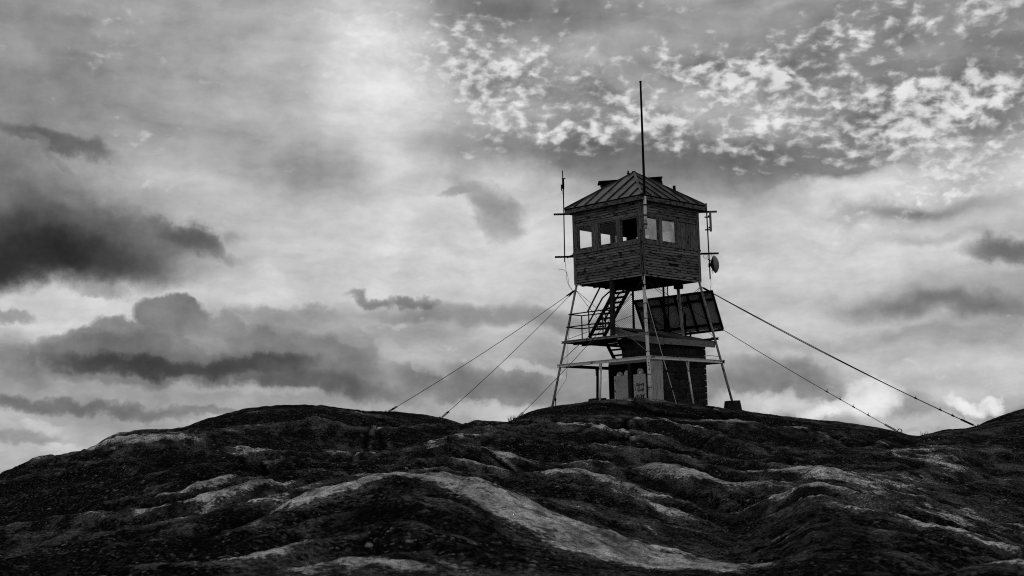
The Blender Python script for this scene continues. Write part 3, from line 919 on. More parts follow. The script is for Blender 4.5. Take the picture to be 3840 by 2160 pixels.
# crest line (overview pixels), height, width left / right of the line, bare-rock amount, its width
RIDGES = [
    ([(690, 1275), (860, 1262), (990, 1228), (1060, 1222), (1180, 1250), (1300, 1300), (1430, 1350), (1600, 1400), (1800, 1440)], 0.22, 0.8, 0.6, 0.85, 0.55),
    ([(480, 1300), (560, 1275), (640, 1250), (690, 1243)], 0.14, 0.5, 0.35, 0.7, 0.35),
    ([(490, 1262), (560, 1240), (625, 1228)], 0.10, 0.4, 0.3, 0.6, 0.3),
    ([(990, 1182), (1050, 1167), (1140, 1160), (1240, 1176)], 0.18, 0.6, 0.6, 0.25, 0.3),
    ([(1160, 1110), (1250, 1100), (1330, 1098), (1420, 1112)], 0.2, 0.9, 0.6, 0.25, 0.4),
    ([(1920, 1300), (1985, 1265), (2050, 1250), (2130, 1270), (2250, 1315), (2400, 1370), (2570, 1430)], 0.12, 1.0, 0.4, 0.42, 0.35),
    ([(2000, 1205), (2150, 1235), (2300, 1275), (2450, 1310), (2570, 1345)], 0.10, 1.2, 1.2, 0.42, 1.3),
    ([(1560, 1165), (1640, 1195), (1720, 1225), (1800, 1265)], 0.12, 0.6, 0.5, 0.28, 0.4),
    ([(560, 1130), (620, 1137), (680, 1170), (720, 1182)], 0.18, 0.7, 0.5, 0.7, 0.35),
    ([(330, 1125), (430, 1120), (520, 1128)], 0.08, 0.7, 0.6, 0.15, 0.4),
    ([(730, 1160), (780, 1170), (840, 1182)], 0.12, 0.4, 0.4, 0.5, 0.3),
    ([(730, 1098), (790, 1092), (850, 1100)], 0.16, 0.7, 0.7, 0.25, 0.6),
    ([(820, 1148), (880, 1140), (930, 1146)], 0.22, 0.6, 0.5, 0.3, 0.4),
    ([(1130, 1060), (1300, 1070), (1450, 1084), (1550, 1098)], 0.05, 0.6, 0.5, 0.4, 0.3),
    ([(2250, 1198), (2330, 1200), (2420, 1190), (2480, 1186)], 0.12, 0.5, 0.35, 0.35, 0.3),
    ([(2360, 1140), (2450, 1150), (2576, 1158)], 0.2, 0.9, 0.6, 0.2, 0.3),
    ([(1700, 1168), (1800, 1176), (1900, 1185), (2000, 1200)], 0.06, 0.5, 0.4, 0.3, 0.25),
    ([(300, 1400), (380, 1370), (460, 1345), (560, 1330)], 0.08, 0.3, 0.25, 0.5, 0.22),
]
CRACKS = [
    ([(1380, 1150), (1470, 1160), (1560, 1185), (1640, 1215), (1700, 1245), (1800, 1280), (1900, 1330)], 0.22, 0.35, 0.7),
    ([(1240, 1195), (1330, 1185), (1420, 1172)], 0.18, 0.5, 0.6),
    ([(2020, 1070), (2080, 1085), (2110, 1110), (2150, 1120), (2230, 1112)], 0.10, 0.12, 1.0),
    ([(2120, 1068), (2200, 1078), (2260, 1092)], 0.08, 0.12, 0.9),
    ([(1850, 1060), (1930, 1085), (2020, 1110)], 0.12, 0.4, 0.7),
    ([(1620, 1045), (1750, 1070), (1860, 1078)], 0.08, 0.3, 0.6),
    ([(2220, 1130), (2310, 1100), (2360, 1105)], 0.12, 0.4, 0.6),
    ([(380, 1085), (440, 1110), (560, 1120), (700, 1130)], 0.1, 0.5, 0.5),
    ([(600, 1160), (680, 1185), (780, 1195)], 0.15, 0.35, 0.7),
    ([(320, 1150), (400, 1165), (460, 1180)], 0.12, 0.3, 0.8),
    ([(430, 1390), (520, 1350), (640, 1300), (720, 1275)], 0.12, 0.18, 0.8),
    ([(840, 1290), (960, 1300), (1080, 1305)], 0.08, 0.25, 0.7),
    ([(880, 1370), (1000, 1400), (1100, 1420), (1200, 1445)], 0.05, 0.08, 0.9),
    ([(1900, 1335), (2000, 1340), (2120, 1370), (2300, 1420)], 0.2, 0.5, 0.6),
    ([(2440, 1150), (2480, 1170), (2500, 1200)], 0.15, 0.4, 0.7),
]
BARE = [
    (1130, 1250, 0.7, 0.9, 0.35), (1330, 1320, 0.8, 0.9, 0.45), (1550, 1400, 0.9, 0.9, 0.4), (2380, 1330, 1.6, 1.6, 0.2),
    (1500, 1440, 0.6, 0.5, 0.3), (820, 1115, 2.0, 2.0, 0.12), (2200, 1140, 1.5, 1.5, 0.2), (700, 1100, 2.0, 2.0, 0.1),
    (60, 1430, 2.2, 2.5, -0.6), (250, 1260, 3.0, 3.0, -0.45), (2250, 1400, 0.9, 1.0, -0.4), (1600, 1040, 5.0, 2.5, -0.3),
    (800, 1040, 5.0, 2.5, -0.25), (1150, 1130, 3.0, 1.5, -0.25), (1000, 1330, 0.9, 0.9, -0.3), (1050, 1430, 0.9, 0.5, 0.55), (700, 1400, 0.5, 0.6, 0.5), (1750, 1440, 0.6, 0.5, 0.5), (420, 1430, 0.5, 0.5, 0.35), (2350, 1440, 0.7, 0.6, 0.3),
]
ground_z, ground_hit = build_ground()

# ------------------------------------------------------------------ the watchtower
TX, TY, TZ0 = 4.1166, 46.0696, 2.1           # plan position; heights below are above the eye, base at 2.1
BASE = (TX, TY, EYE[2] + TZ0)
RZ = RAD(45)
s2 = math.sqrt(0.5)


def L(u, v, z):                              # tower axes: u towards the right corner, v towards the left corner
    return Vector((u, v, z - TZ0))


def toworld(p):
    return Vector((TX + s2 * (p[0] - p[1]), TY + s2 * (p[0] + p[1]), p[2] + BASE[2]))


def tolocal(w):
    dx, dy = w[0] - TX, w[1] - TY
    return Vector((s2 * (dx + dy), s2 * (dy - dx), w[2] - BASE[2]))


def gl(u, v):                                # ground height in tower axes
    w = toworld((u, v, 0))
    return ground_z(w.x, w.y) - BASE[2] + TZ0


def pix(px, py, dist):                       # point seen at a photograph pixel, at a given forward distance
    d = ray_dir(px, py)
    return Vector(EYE + d * (dist / d[1]))


def r2p(x, y):
    return 2040 + .36585 * x, 1030 + .36585 * y


tower = tag(empty('watchtower', BASE, RZ), 'weathered wooden lookout cabin with hip roof raised on four splayed steel legs', 'watchtower')

ZB, ZT = 6.10, 8.52                           # cabin floor and wall top
H = 1.45
corners = {'N': (-1, -1), 'R': (1, -1), 'F': (1, 1), 'L': (-1, 1)}
# legs
for key, (a, b) in corners.items():
    top, bot = 1.41, 2.07
    r = 0.050 if key == 'N' else 0.036
    gu, gv = a * bot, b * bot
    zg = gl(gu, gv) - 0.06
    if key == 'R': zg += 0.24
    P0 = L(a * top, b * top, ZB + 0.02); P1 = L(gu, gv, zg)
    lg = MB().tube([P0.lerp(P1, t) for t in (0, .25, .5, .75, 1)], r, 12, r * 1.12).build('leg', 'pale_steel' if key == 'N' else 'grey_steel', tower, True)
    for t in (.09, .24, .36, .47, .62, .80, .90):
        c = P0.lerp(P1, t); d = (P1 - P0).normalized()
        if key == 'N':
            MB().tube([c - d * .012, c + d * .012], r * 1.22, 12).build('band', 'dark_steel', lg, True)
    MB().tube([P1 + Vector((0, 0, -.02)), P1 + Vector((0, 0, .05))], 0.09, 8).build('foot_plate', 'dark_steel', lg)
    if key == 'N':                            # stencilled marks and chipped foot
        for t in (.715, .735, .765):
            c = P0.lerp(P1, t) + Vector((-0.047, -0.047, 0))
            MB().beam(c, c + Vector((0, 0, .05)), .028, .008, (1, 1, 0)).build('mark', 'ink', lg)

# ring beams: middle ring and low ring
for hr, z, mats in ((1.762, 4.21, ('grey_steel', 'grey_steel')), (1.88, 3.45, ('pale_steel', 'pale_steel'))):
    for k, (p, q) in enumerate((('L', 'N'), ('N', 'R'), ('R', 'F'), ('F', 'L'))):
        if z > 4 and (p, q) == ('N', 'R'):
            continue
        a, b = corners[p], corners[q]
        pa = Vector((a[0] * hr, a[1] * hr, 0)); pb = Vector((b[0] * hr, b[1] * hr, 0)); d = (pb - pa).normalized()
        e = 0.07
        zo = 0.0 if k % 2 == 0 else 0.004
        A = pa - d * e * (1 if k % 2 == 0 else -.3); B = pb + d * e * (1 if k % 2 == 0 else -.3)
        A.z = B.z = z - TZ0 + zo
        rb = MB().ibeam(A, B, 0.07, 0.10 if z < 4 else 0.075).build('ring_beam', mats[0] if k < 2 else 'dark_steel', tower)
        for t in (.03, .97):
            c = A.lerp(B, t)
            n_ = Vector((d.y, -d.x, 0))
            MB().tube([c - n_ * .04, c + n_ * .03], .014, 6).build('bolt', 'dark_steel', rb)
# short stub of the middle ring at the right leg
MB().beam(L(1.60, -1.69, 4.22), L(1.84, -1.69, 4.22), .05, .07).build('ring_beam_stub', 'dark_steel', tower)

# posts under the low ring with their gusset plates
for (u0, v0, u1, v1, mt) in ((-1.88, .05, -2.0, .05, 'pale_steel'), (0.0, -1.88, .075, -2.03, 'pale_steel'), (0.0, 1.88, 0.02, 1.95, 'dark_steel')):
    zg = gl(u1, v1) - .05
    if v0 > 1: zg += .1
    sp = MB().tube([L(u0, v0, 3.40), L(u1, v1, zg)], .032 if mt == 'pale_steel' else .045, 10).build('support_post', mt, tower, True)
    out = Vector((-1, 0, 0)) if u0 < -1 else Vector((0, -1, 0)) if v0 < 0 else Vector((0, 1, 0))
    al = Vector((out.y, -out.x, 0))
    c = L(u0, v0, 3.42) + out * .045
    poly = [c - al * .055, c + al * .055, c + al * .035 - Vector((0, 0, .24)), c - al * .035 - Vector((0, 0, .24))]
    gp = MB().prism(poly, out * .012).build('gusset_plate', 'pale_steel', sp)
    for k in range(3):
        cc = c + out * .012 - Vector((0, 0, .045 + .07 * k))
        MB().tube([cc, cc + out * .015], .013, 6).build('bolt', 'ink', sp)

# cross bracing
def rod(a, b, r=.008, mat='dark_steel', sag=0.0):
    pts = [a.lerp(b, t / 8) - Vector((0, 0, sag * 4 * (t / 8) * (1 - t / 8))) for t in range(9)]
    return MB().tube(pts, r, 6).build('bracing_rod', mat, tower, True)


LT, NTP, RT, FT = L(-1.45, 1.45, 5.93), L(-1.45, -1.45, 5.95), L(1.45, -1.45, 5.93), L(1.45, 1.45, 5.93)
rod(LT, L(-1.76, -.30, 4.24)); rod(LT, L(-1.80, -1.80, 3.62), .009, 'grey_steel')
rod(L(-1.83, 1.83, 3.60), FT); rod(L(-1.83, 1.83, 3.60), L(-1.0, 1.74, 4.20)); rod(L(-1.72, 1.72, 4.28), L(1.7, 1.7, 5.3))
rod(NTP, L(1.70, -1.70, 4.28)); rod(RT, L(-.2, -1.0, 4.68)); rod(RT, L(1.7, .2, 4.5)); rod(L(1.7, 1.7, 4.2), L(1.84, -1.84, 3.62))

# floor deck, ceiling
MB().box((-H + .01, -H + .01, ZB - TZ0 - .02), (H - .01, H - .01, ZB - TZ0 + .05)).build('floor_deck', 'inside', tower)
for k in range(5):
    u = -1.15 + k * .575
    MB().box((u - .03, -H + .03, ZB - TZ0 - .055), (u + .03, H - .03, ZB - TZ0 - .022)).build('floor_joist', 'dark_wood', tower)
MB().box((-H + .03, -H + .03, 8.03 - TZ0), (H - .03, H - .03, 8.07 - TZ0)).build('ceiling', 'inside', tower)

# walls. Each wall is described along its own run t (from its first corner), windows given as (t0, t1)
plank_me = MB().quadbox([(0, -.022, 0), (1, -.022, 0), (1, .012, 0), (0, .012, 0), (0, -.004, 1), (1, -.004, 1), (1, .012, 1), (0, .012, 1)]).mesh('plank')
plank_me.materials.append(M['plank'])
board_me = MB().box((0, -.012, 0), (1, .012, 1)).mesh('upright_board')
board_me.materials.append(M['board'])
T = .045
WZ0, WZ1 = 7.205, 7.965
WALLS = {
    # name: (origin corner, direction, outward normal, windows)
    'left': (L(-H, -H, 0), Vector((0, 1, 0)), Vector((-1, 0, 0)), [(.15, .86), (1.03, 1.79), (2.07, 2.70)]),
    'right': (L(-H, -H, 0), Vector((1, 0, 0)), Vector((0, -1, 0)), [(.115, .82), (.975, 1.73)]),
    'backright': (L(H, -H, 0), Vector((0, 1, 0)), Vector((1, 0, 0)), [(.20, .86), (1.10, 1.76), (2.02, 2.68)]),
    'backleft': (L(-H, H, 0), Vector((1, 0, 0)), Vector((0, 1, 0)), [(.16, .92), (1.12, 1.86), (2.02, 2.70)]),
}
Zl = lambda z: Vector((0, 0, z))
for wn, (o, d, n, wins) in WALLS.items():
    def P(t, z, out=0.0):
        return o + d * t + n * out + Zl(z)       # o already lowered by TZ0

    def slab(mb, t0, t1, z0, z1, o0, o1):
        a, b = P(t0, z0, o0), P(t1, z1, o1)
        mb.box(a, b)
    wall = MB()
    e = .002 if wn in ('right', 'backleft') else .05
    slab(wall, e, 2.9 - e, ZB + .06, WZ0, -.05, -.012)
    slab(wall, e, 2.9 - e, WZ1, ZT, -.05, -.012)
    edges = [e] + [x for w in wins for x in w] + [2.9 - e]
    for k in range(0, len(edges), 2):
        slab(wall, edges[k], edges[k + 1], WZ0, WZ1, -.05, -.012)
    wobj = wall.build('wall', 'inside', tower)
    wobj['label'] = {'left': 'cabin wall with three windows facing the left of the photograph', 'right': 'cabin wall with two windows and an upright-boarded end',
                     'backright': 'far right cabin wall', 'backleft': 'far left cabin wall'}[wn]
    visible = wn in ('left', 'right')
    rz = math.atan2(d.y, d.x)
    flip = n.dot(Vector((math.sin(rz), -math.cos(rz), 0))) < 0   # outward is local -y when walking along d
    def put(me, name, t0, t1, z0, z1, out, tilt=0.0):
        if flip:
            loc = P(t1, z0, out); r_ = rz + math.pi
        else:
            loc = P(t0, z0, out); r_ = rz
        ob = link_mesh(name, me, wobj, loc, (tilt, 0, r_), (t1 - t0, 1, z1 - z0))
        return ob
    rows = [(ZB + .035 + k * .0865, ZB + .035 + (k + 1) * .0865 - .016) for k in range(11)] + [(8.03 + k * .082, 8.03 + (k + 1) * .082 - .015) for k in range(6)]
    for z0, z1 in rows:
        cuts = [.10]
        while cuts[-1] < 2.80:
            nx = cuts[-1] + (random.uniform(.35, 1.5) if visible else 2.7)
            cuts.append(nx if nx < 2.55 else 2.80)
        for t0, t1 in zip(cuts[:-1], cuts[1:]):
            if visible and t1 - t0 < .5 and random.random() < .05:
                continue                          # a board has fallen away
            pk = put(plank_me, 'plank', t0 + .003, t1 - .003, z0 + random.uniform(-.003, .003), z1 + random.uniform(0, .004), random.choice((0, 0, .004, .009)))
            if visible:
                pk.rotation_euler.y += random.uniform(-.004, .004)
    # corner boards, sill and head trim, piers between windows
    for t0, t1 in ((-.02 if wn in ('right', 'backleft') else .002, .095), (2.805, 2.92 if wn in ('right', 'backleft') else 2.898)):
        for z0, z1 in ((ZB - .0, 7.075), (7.155, ZT - .10)):
            put(board_me, 'corner_board', t0, t1, z0, z1, .012)
    put(board_me, 'sill_board', -.03 if wn in ('right', 'backleft') else .0, 2.93 if wn in ('right', 'backleft') else 2.9, 7.08, 7.15, .034)
    put(board_me, 'head_board', .10, 2.80, 7.972, 8.026, .016)
    put(board_me, 'eave_board', 0.0, 2.9, ZT - .095, ZT - .005, .022)
    zz0, zz1 = 7.155, 7.968
    ends = [.097] + [x for w in wins for x in w] + [2.803]
    for k in range(0, len(ends), 2):
        a, b = ends[k] + .004, ends[k + 1] - .004
        if b - a > .5:                         # the boarded end of the right wall
            nb = 8; st_ = (b - a - .06) / nb
            put(board_me, 'pier_board', a, a + .075, zz0, zz1, .018)
            for q_ in range(nb):
                put(board_me, 'upright_board', a + .08 + q_ * st_, a + .08 + (q_ + 1) * st_ - .008, zz0 + .002, zz1 + random.uniform(-.03, 0), random.choice((.004, .008, .012)))
        elif b - a > .012:
            put(board_me, 'pier_board', a, b, zz0, zz1, .018)
    # windows
    for wi, (t0, t1) in enumerate(wins):
        fr = MB()
        fw = .038
        slab(fr, t0, t0 + fw, WZ0, WZ1, -.045, .006); slab(fr, t1 - fw, t1, WZ0, WZ1, -.045, .006)
        slab(fr, t0 + fw, t1 - fw, WZ0, WZ0 + .05, -.045, .006); slab(fr, t0 + fw, t1 - fw, WZ1 - fw, WZ1, -.045, .006)
        win = fr.build('window', 'trim', tower)
        slab_ = MB(); slab(slab_, t0 - .02, t1 + .02, WZ0 - .055, WZ0 - .004, .003, .048); slab_.build('sill', 'trim', win)
        pn = MB(); slab(pn, t0 + fw + .001, t1 - fw - .001, WZ0 + .051, WZ1 - fw - .001, -.024, -.020)
        if wn == 'right':
            pn.build('pane', 'glass', win)
        elif wn == 'left' and wi > 0:
            pn.build('pane', 'clear_glass', win)
# steel edge strips under the cabin
for wn in ('left', 'right'):
    o, d, n, w_ = WALLS[wn]
    a = o + d * (.02 if wn == 'left' else .0) + Zl(ZB - .018); b = o + d * 2.9 + Zl(ZB - .018)
    MB().beam(a + n * .004, b + n * .004, .05, .04).build('edge_strip', 'grey_steel', tower)
# small bracket left on the lower left wall
c = L(-1.475, -.58, 6.78)
br = MB().beam(c, c + Vector((-.10, 0, .10)), .02, .02); br.beam(c + Vector((0, 0, -.02)), c + Vector((0, 0, .14)), .03, .02, (1, 0, 0)); br.beam(c + Vector((0, .0, .12)), c + Vector((-.12, .10, .14)), .018, .018)
br.build('wall_bracket', 'dark_steel', tower)

# roof: four slopes of sheet metal panels with standing seams
EH, EZ, PZ = 1.65, 8.60, 9.78
apex = L(0, 0, PZ)
roof = MB()
q = [L(-EH, -EH, EZ - .03), L(EH, -EH, EZ - .03), L(EH, EH, EZ - .03), L(-EH, EH, EZ - .03)]
n0 = len(roof.v)
roof.v += [tuple(p) for p in q] + [tuple(apex - Zl(.03))]
roof.f += [(0, 1, 4), (1, 2, 4), (2, 3, 4), (3, 0, 4), (3, 2, 1, 0)]
roofo = roof.build('roof', 'inside', tower)
sides = [(Vector((-1, 0, 0)), Vector((0, 1, 0))), (Vector((0, -1, 0)), Vector((1, 0, 0))), (Vector((1, 0, 0)), Vector((0, 1, 0))), (Vector((0, 1, 0)), Vector((1, 0, 0)))]
for si, (n, d) in enumerate(sides):
    nb = 7
    cut = [-EH - .02 + k * (2 * EH + .04) / nb for k in range(nb + 1)]
    nrm = (n * (PZ - EZ) + Vector((0, 0, EH))).normalized()
    def S_(t, f):                               # point on the slope: t along the eave, f = 0 eave .. 1 at its own hip height
        return n * (EH + .02) + d * t + Zl(EZ - TZ0 - .012)
    def top(t):
        return 1 - abs(t) / (EH + .02)
    up = (Vector((0, 0, PZ - TZ0)) - (n * (EH + .02) + Zl(EZ - TZ0 - .012)))
    for k in range(nb):
        t0, t1 = cut[k] + .004, cut[k + 1] - .004
        poly = [S_(t0, 0), S_(t1, 0), S_(t1, 0) + up * top(t1)]
        if t0 < 0 < t1:
            poly.append(S_(0, 0) + up * 1.0)
        poly.append(S_(t0, 0) + up * top(t0))
        if top(t1) < .01: poly.pop(2)
        mb = MB().prism([p + nrm * (.004 + .006 * random.random()) for p in poly], nrm * .006)
        mb.build('roof_panel', 'roof', roofo)
    for k in range(1, nb):
        t = cut[k]
        a = S_(t, 0) + nrm * .02; b = a + up * max(top(t) - .02, 0)
        MB().beam(a, b, .022, .045, nrm).build('roof_seam', 'seam', roofo)
# hips, fascia boards under the eaves
for key, (a, b) in corners.items():
    e_ = Vector((a * (EH + .02), b * (EH + .02), EZ - TZ0)); ap = Vector((0, 0, PZ - TZ0))
    MB().beam(e_ + Zl(.02), ap + Zl(.02), .07, .035).build('hip_cap', 'roof', roofo)
for i, (n, d) in enumerate(sides):
    ex = 0.0 if i % 2 == 0 else .025
    a = n * (EH - .02) - d * (EH - .03 + ex) + Zl(EZ - TZ0 - .10); b = n * (EH - .02) + d * (EH - .03 + ex) + Zl(EZ - TZ0 - .10)
    MB().beam(a, b, .025, .125).build('fascia_board', 'trim', tower)
    sf = MB(); A = n * 1.47 - d * 1.6; B = n * (EH - .035) + d * 1.6
    sf.box((A.x, A.y, 8.505 - TZ0 + .002 * i), (B.x, B.y, 8.52 - TZ0 + .002 * i)); sf.build('soffit', 'dark_wood', tower)
# finials and a loose bar at the top, roof hatch behind, stove pipe
MB().lathe([(.03, 0), (.03, .05), (.05, .06), (.05, .09), (.02, .1), (.035, .13), (.01, .17)], L(-.10, .16, PZ - .09), n=10).build('finial', 'dark_steel', tower, True)
MB().box(L(-.045, -.045, PZ - .03), L(.045, .045, PZ + .045)).build('peak_cap', 'dark_steel', tower)
MB().beam(L(.50, -.02, 9.72), L(.68, -.16, 9.50), .05, .05).build('loose_bar', 'dark_steel', tower)
dg = Vector((s2, -s2, 0)); dp = Vector((s2, s2, 0))
hb = MB(); cb = dp * .62 + Zl(-TZ0)
def HP(a, z, k): return cb + dg * a + Zl(z) + dp * k
hb.quadbox([HP(-.95, 9.20, 0), HP(1.06, 9.22, 0), HP(1.06, 9.20, .5), HP(-.95, 9.20, .5), HP(-1.06, 9.60, 0), HP(.97, 9.70, 0), HP(.97, 9.70, .5), HP(-1.06, 9.60, .5)])
hatch = hb.build('roof_hatch', 'black_steel', tower)
MB().beam(HP(-1.14, 9.625, .25), HP(1.0, 9.73, .25), .62, .035).build('hatch_lid', 'black_steel', hatch)
MB().tube([L(.93, -.93, 9.02), L(.925, -.925, 9.30)], .05, 12).build('stove_pipe', 'dark_steel', tower, True)
MB().tube([L(.97, -.97, 9.07), L(.97, -.97, 9.10)], .075, 12).build('pipe_collar', 'dark_steel', tower, True)

# landing on the left with its rails
landing = MB()
landing.box(L(-1.74, -.22, 4.235), L(-.88, 1.70, 4.265))
lo = landing.build('landing', 'dark_steel', tower)
MB().ibeam(L(-.90, 1.74, 4.17), L(-.90, -.2, 4.17), .05, .1).build('landing_joist', 'dark_steel', lo)
MB().ibeam(L(-1.35, 1.70, 4.18), L(-1.35, -.2, 4.18), .05, .1).build('landing_joist', 'dark_steel', lo)
for a, b in (((-1.62, 1.60, 5.12), (-1.73, .06, 5.10)), ((-1.68, 1.66, 4.70), (-1.73, .06, 4.70)), ((-1.62, 1.62, 5.12), (-.91, 1.70, 5.13)), ((-1.68, 1.68, 4.70), (-.91, 1.70, 4.70)),
             ((-.91, 1.70, 5.13), (-.91, .66, 5.12)), ((-.91, 1.70, 4.70), (-.91, .66, 4.70)), ((-1.73, .06, 5.10), (-1.4, -.05, 5.10))):
    MB().tube([L(*a), L(*b)], .020, 8).build('handrail', 'dark_steel', lo, True)
for u, v in ((-.91, 1.70), (-1.73, .65), (-1.73, .06), (-.91, .66)):
    MB().tube([L(u, v, 4.25), L(u, v, 5.13)], .02, 8).build('rail_post', 'dark_steel', lo, True)


def flight(a, b, v0, v1, n, name):
    """stair between two (u, z) ends, treads running along v"""
    fo = None
    (u0, z0), (u1, z1) = a, b
    for v in (v0, v1):
        m_ = MB().beam(L(u0, v, z0), L(u1, v, z1), .035, .12)
        if fo is None:
            fo = m_.build(name, 'black_steel', tower)
        else:
            m_.build('stringer', 'black_steel', fo)
    for k in range(n):
        t = (k + .5) / n
        u = u0 + (u1 - u0) * t; z = z0 + (z1 - z0) * t
        MB().box(L(u - .09, v0, z - .022), L(u + .09, v1, z + .022)).build('tread', 'black_steel', fo)
        if k % 2 == 0:                           # diagonal struts beneath
            MB().tube([L(u, v0 + .03, z), L(u + (u1 - u0) / n, v0 + .03, z - .16)], .014, 6).build('tread_strut', 'black_steel', fo)
    return fo


up_f = flight((-1.68, 4.28), (-.22, 6.06), .70, .06, 10, 'stair_flight')
dn_f = flight((-.86, 4.18), (.55, gl(.55, .45) - .02), .72, .18, 11, 'stair_flight')
up_f['label'] = 'steep stair from the landing up to the cabin floor'; dn_f['label'] = 'stair from the rock up to the landing'
for v, off in ((.72, .86), (.72, .45), (.04, .86), (.04, .48)):
    MB().tube([L(-1.68, v, 4.28 + off), L(-.95, v, 5.17 + off), L(-.60, v, 5.60 + off * .55)] if off < .5 else [L(-1.70, v, 4.25 + off), L(-.98, v, 6.06)], .026, 8).build('handrail', 'black_steel', up_f, True)
# timber post beside the stair and steel posts at the back
MB().beam(L(-1.42, -.12, 6.08), L(-1.70, -.32, 4.24), .12, .12, (1, 0, 0)).build('timber_post', 'dark_wood', tower)
MB().beam(L(-1.34, -.05, 6.08), L(-1.60, -.27, 4.24), .06, .10, (1, 0, 0)).build('timber_post', 'dark_wood', tower)
MB().tube([L(1.36, -.57, 6.05), L(1.36, -.70, 4.44), L(1.37, -.80, gl(1.6, -.8))], .055, 10).build('steel_post', 'grey_steel', tower, True)
MB().box(L(1.20, -.75, 5.93), L(1.42, -.52, 6.07)).build('post_bracket', 'dark_steel', tower)
for k, (t, r) in enumerate(((.55, .10), (.60, .07), (.50, .085))):      # coil of cable under the floor
    MB().torus(L(-1.30 + .1 * k, .70, 6.02), r, .006, (1, .2, 0), 18, 5, 0, math.pi * 2).build('cable_coil', 'cable', tower, True)
# cables running down the near corner
for k in range(3):
    pts = [L(-1.50 - .012 * k + .02 * math.sin(z * 3 + k), -1.50 + .02 * k + .02 * math.cos(z * 2.3 + 2 * k), z) for z in np.linspace(7.5, 5.9, 14)]
    MB().tube(pts, .007, 5).build('loose_cable', 'cable', tower, True)

# ------------------------------------------------------------------ chain-link screen under the cabin
fence = tag(empty('chain_link_screen', toworld(L(.75, .52, 4.6)), RAD(0)), 'chain-link wire screen between dark posts above the block shed roof', 'wire screen')
fa, fb = toworld(L(.10, 1.17, 0)), toworld(L(1.40, -.13, 0))
fo_ = Vector(fence.location)
fdir = (fb - fa); fdir.z = 0; flen = fdir.length; fdir.normalize()
def FP(t, z): return Vector((fa.x, fa.y, 0)) + fdir * t + Zl(z + EYE[2]) - fo_
mesh_b = MB()
fz0, fz1, pitch = 4.62, 6.06, .066
hh = fz1 - fz0
k = -hh
while k < flen:
    for sgn in (1, -1):
        t0 = k if sgn > 0 else k + hh; zs = fz0
        a_t, a_z, b_t, b_z = (k, fz0, k + hh, fz1) if sgn > 0 else (k + hh, fz0, k, fz1)
        def clip(t, z, t2, z2):
            if t < 0: z += (0 - t) / (t2 - t) * (z2 - z); t = 0
            elif t > flen: z += (flen - t) / (t2 - t) * (z2 - z); t = flen
            return t, z
        if max(a_t, b_t) <= 0 or min(a_t, b_t) >= flen: continue
        p0 = clip(a_t, a_z, b_t, b_z); p1 = clip(b_t, b_z, a_t, a_z)
        mesh_b.tube([FP(*p0), FP(*p1)], .0038, 4, cap=False)
    k += pitch
mesh_b.build('wire_mesh', 'black_steel', fence, kind='stuff')
for t in (.02, .655, 1.68, flen - .02):
    MB().tube([FP(t, 4.4), FP(t, 6.08)], .035 if .1 < t < flen - .1 else .018, 8).build('post', 'black_steel', fence, True)
MB().tube([FP(0, fz0), FP(flen, fz0)], .018, 8).build('rail', 'black_steel', fence, True)

# ------------------------------------------------------------------ block shed
shed = tag(empty('block_shed', toworld(L(.36, -.7, 2.1)), RZ), 'dark rock-faced block shed with sloping roof standing between the tower legs', 'shed')
so = Vector((.36, -.7, 0))
def H_(u, v, z): return L(u, v, z) - so
SU0, SU1, SV0, SV1 = -.78, 1.50, -1.50, .14
RS = .255                                       # roof slope
def rz_(v): return 4.03 + RS * (v + 1.55)
gmin = min(gl(u, v) for u in (-1.2, SU0, SU1) for v in (SV0, SV1, .5)) - .15
core = MB()
core.quadbox([H_(SU0 + .05, SV0 + .05, gmin), H_(SU1 - .05, SV0 + .05, gmin), H_(SU1 - .05, SV1, gmin), H_(SU0 + .05, SV1, gmin),
              H_(SU0 + .05, SV0 + .05, rz_(SV0)), H_(SU1 - .05, SV0 + .05, rz_(SV0)), H_(SU1 - .05, SV1, rz_(SV1)), H_(SU0 + .05, SV1, rz_(SV1))])
wall = core.build('wall', 'mortar', shed)
blocks = []
for i in range(6):
    nx, nz = 5, 4
    mb = MB()
    for yv in (0, 1):
        pass
    g = []
    for b in range(nz):
        for a in range(nx):
            ed = a in (0, nx - 1) or b in (0, nz - 1)
            g.append((a / (nx - 1), -.020 * random.random() if not ed else .002 + .006 * random.random(), b / (nz - 1)))
    mb.v = [(x + (random.uniform(-.06, .06) if 0 < x < 1 else 0), y, z + (random.uniform(-.08, .08) if 0 < z < 1 else 0)) for x, y, z in g]
    for b in range(nz - 1):
        for a in range(nx - 1):
            q_ = b * nx + a
            mb.f.append((q_, q_ + 1, q_ + nx + 1, q_ + nx))
    n0 = len(mb.v)
    mb.v += [(0, .08, 0), (1, .08, 0), (1, .08, 1), (0, .08, 1)]
    mb.f += [(0, n0, n0 + 1, 4), (nx * (nz - 1), nx * nz - 1, n0 + 2, n0 + 3)]
    mb.f += [tuple([n0] + [nx * k for k in range(nz)] + [n0 + 3]), tuple([n0 + 2] + [nx * k + nx - 1 for k in range(nz - 1, -1, -1)] + [n0 + 1])]
    me = mb.mesh('concrete_block'); me.materials.append(M['block']); blocks.append(me)
CH, CW = .200, .400
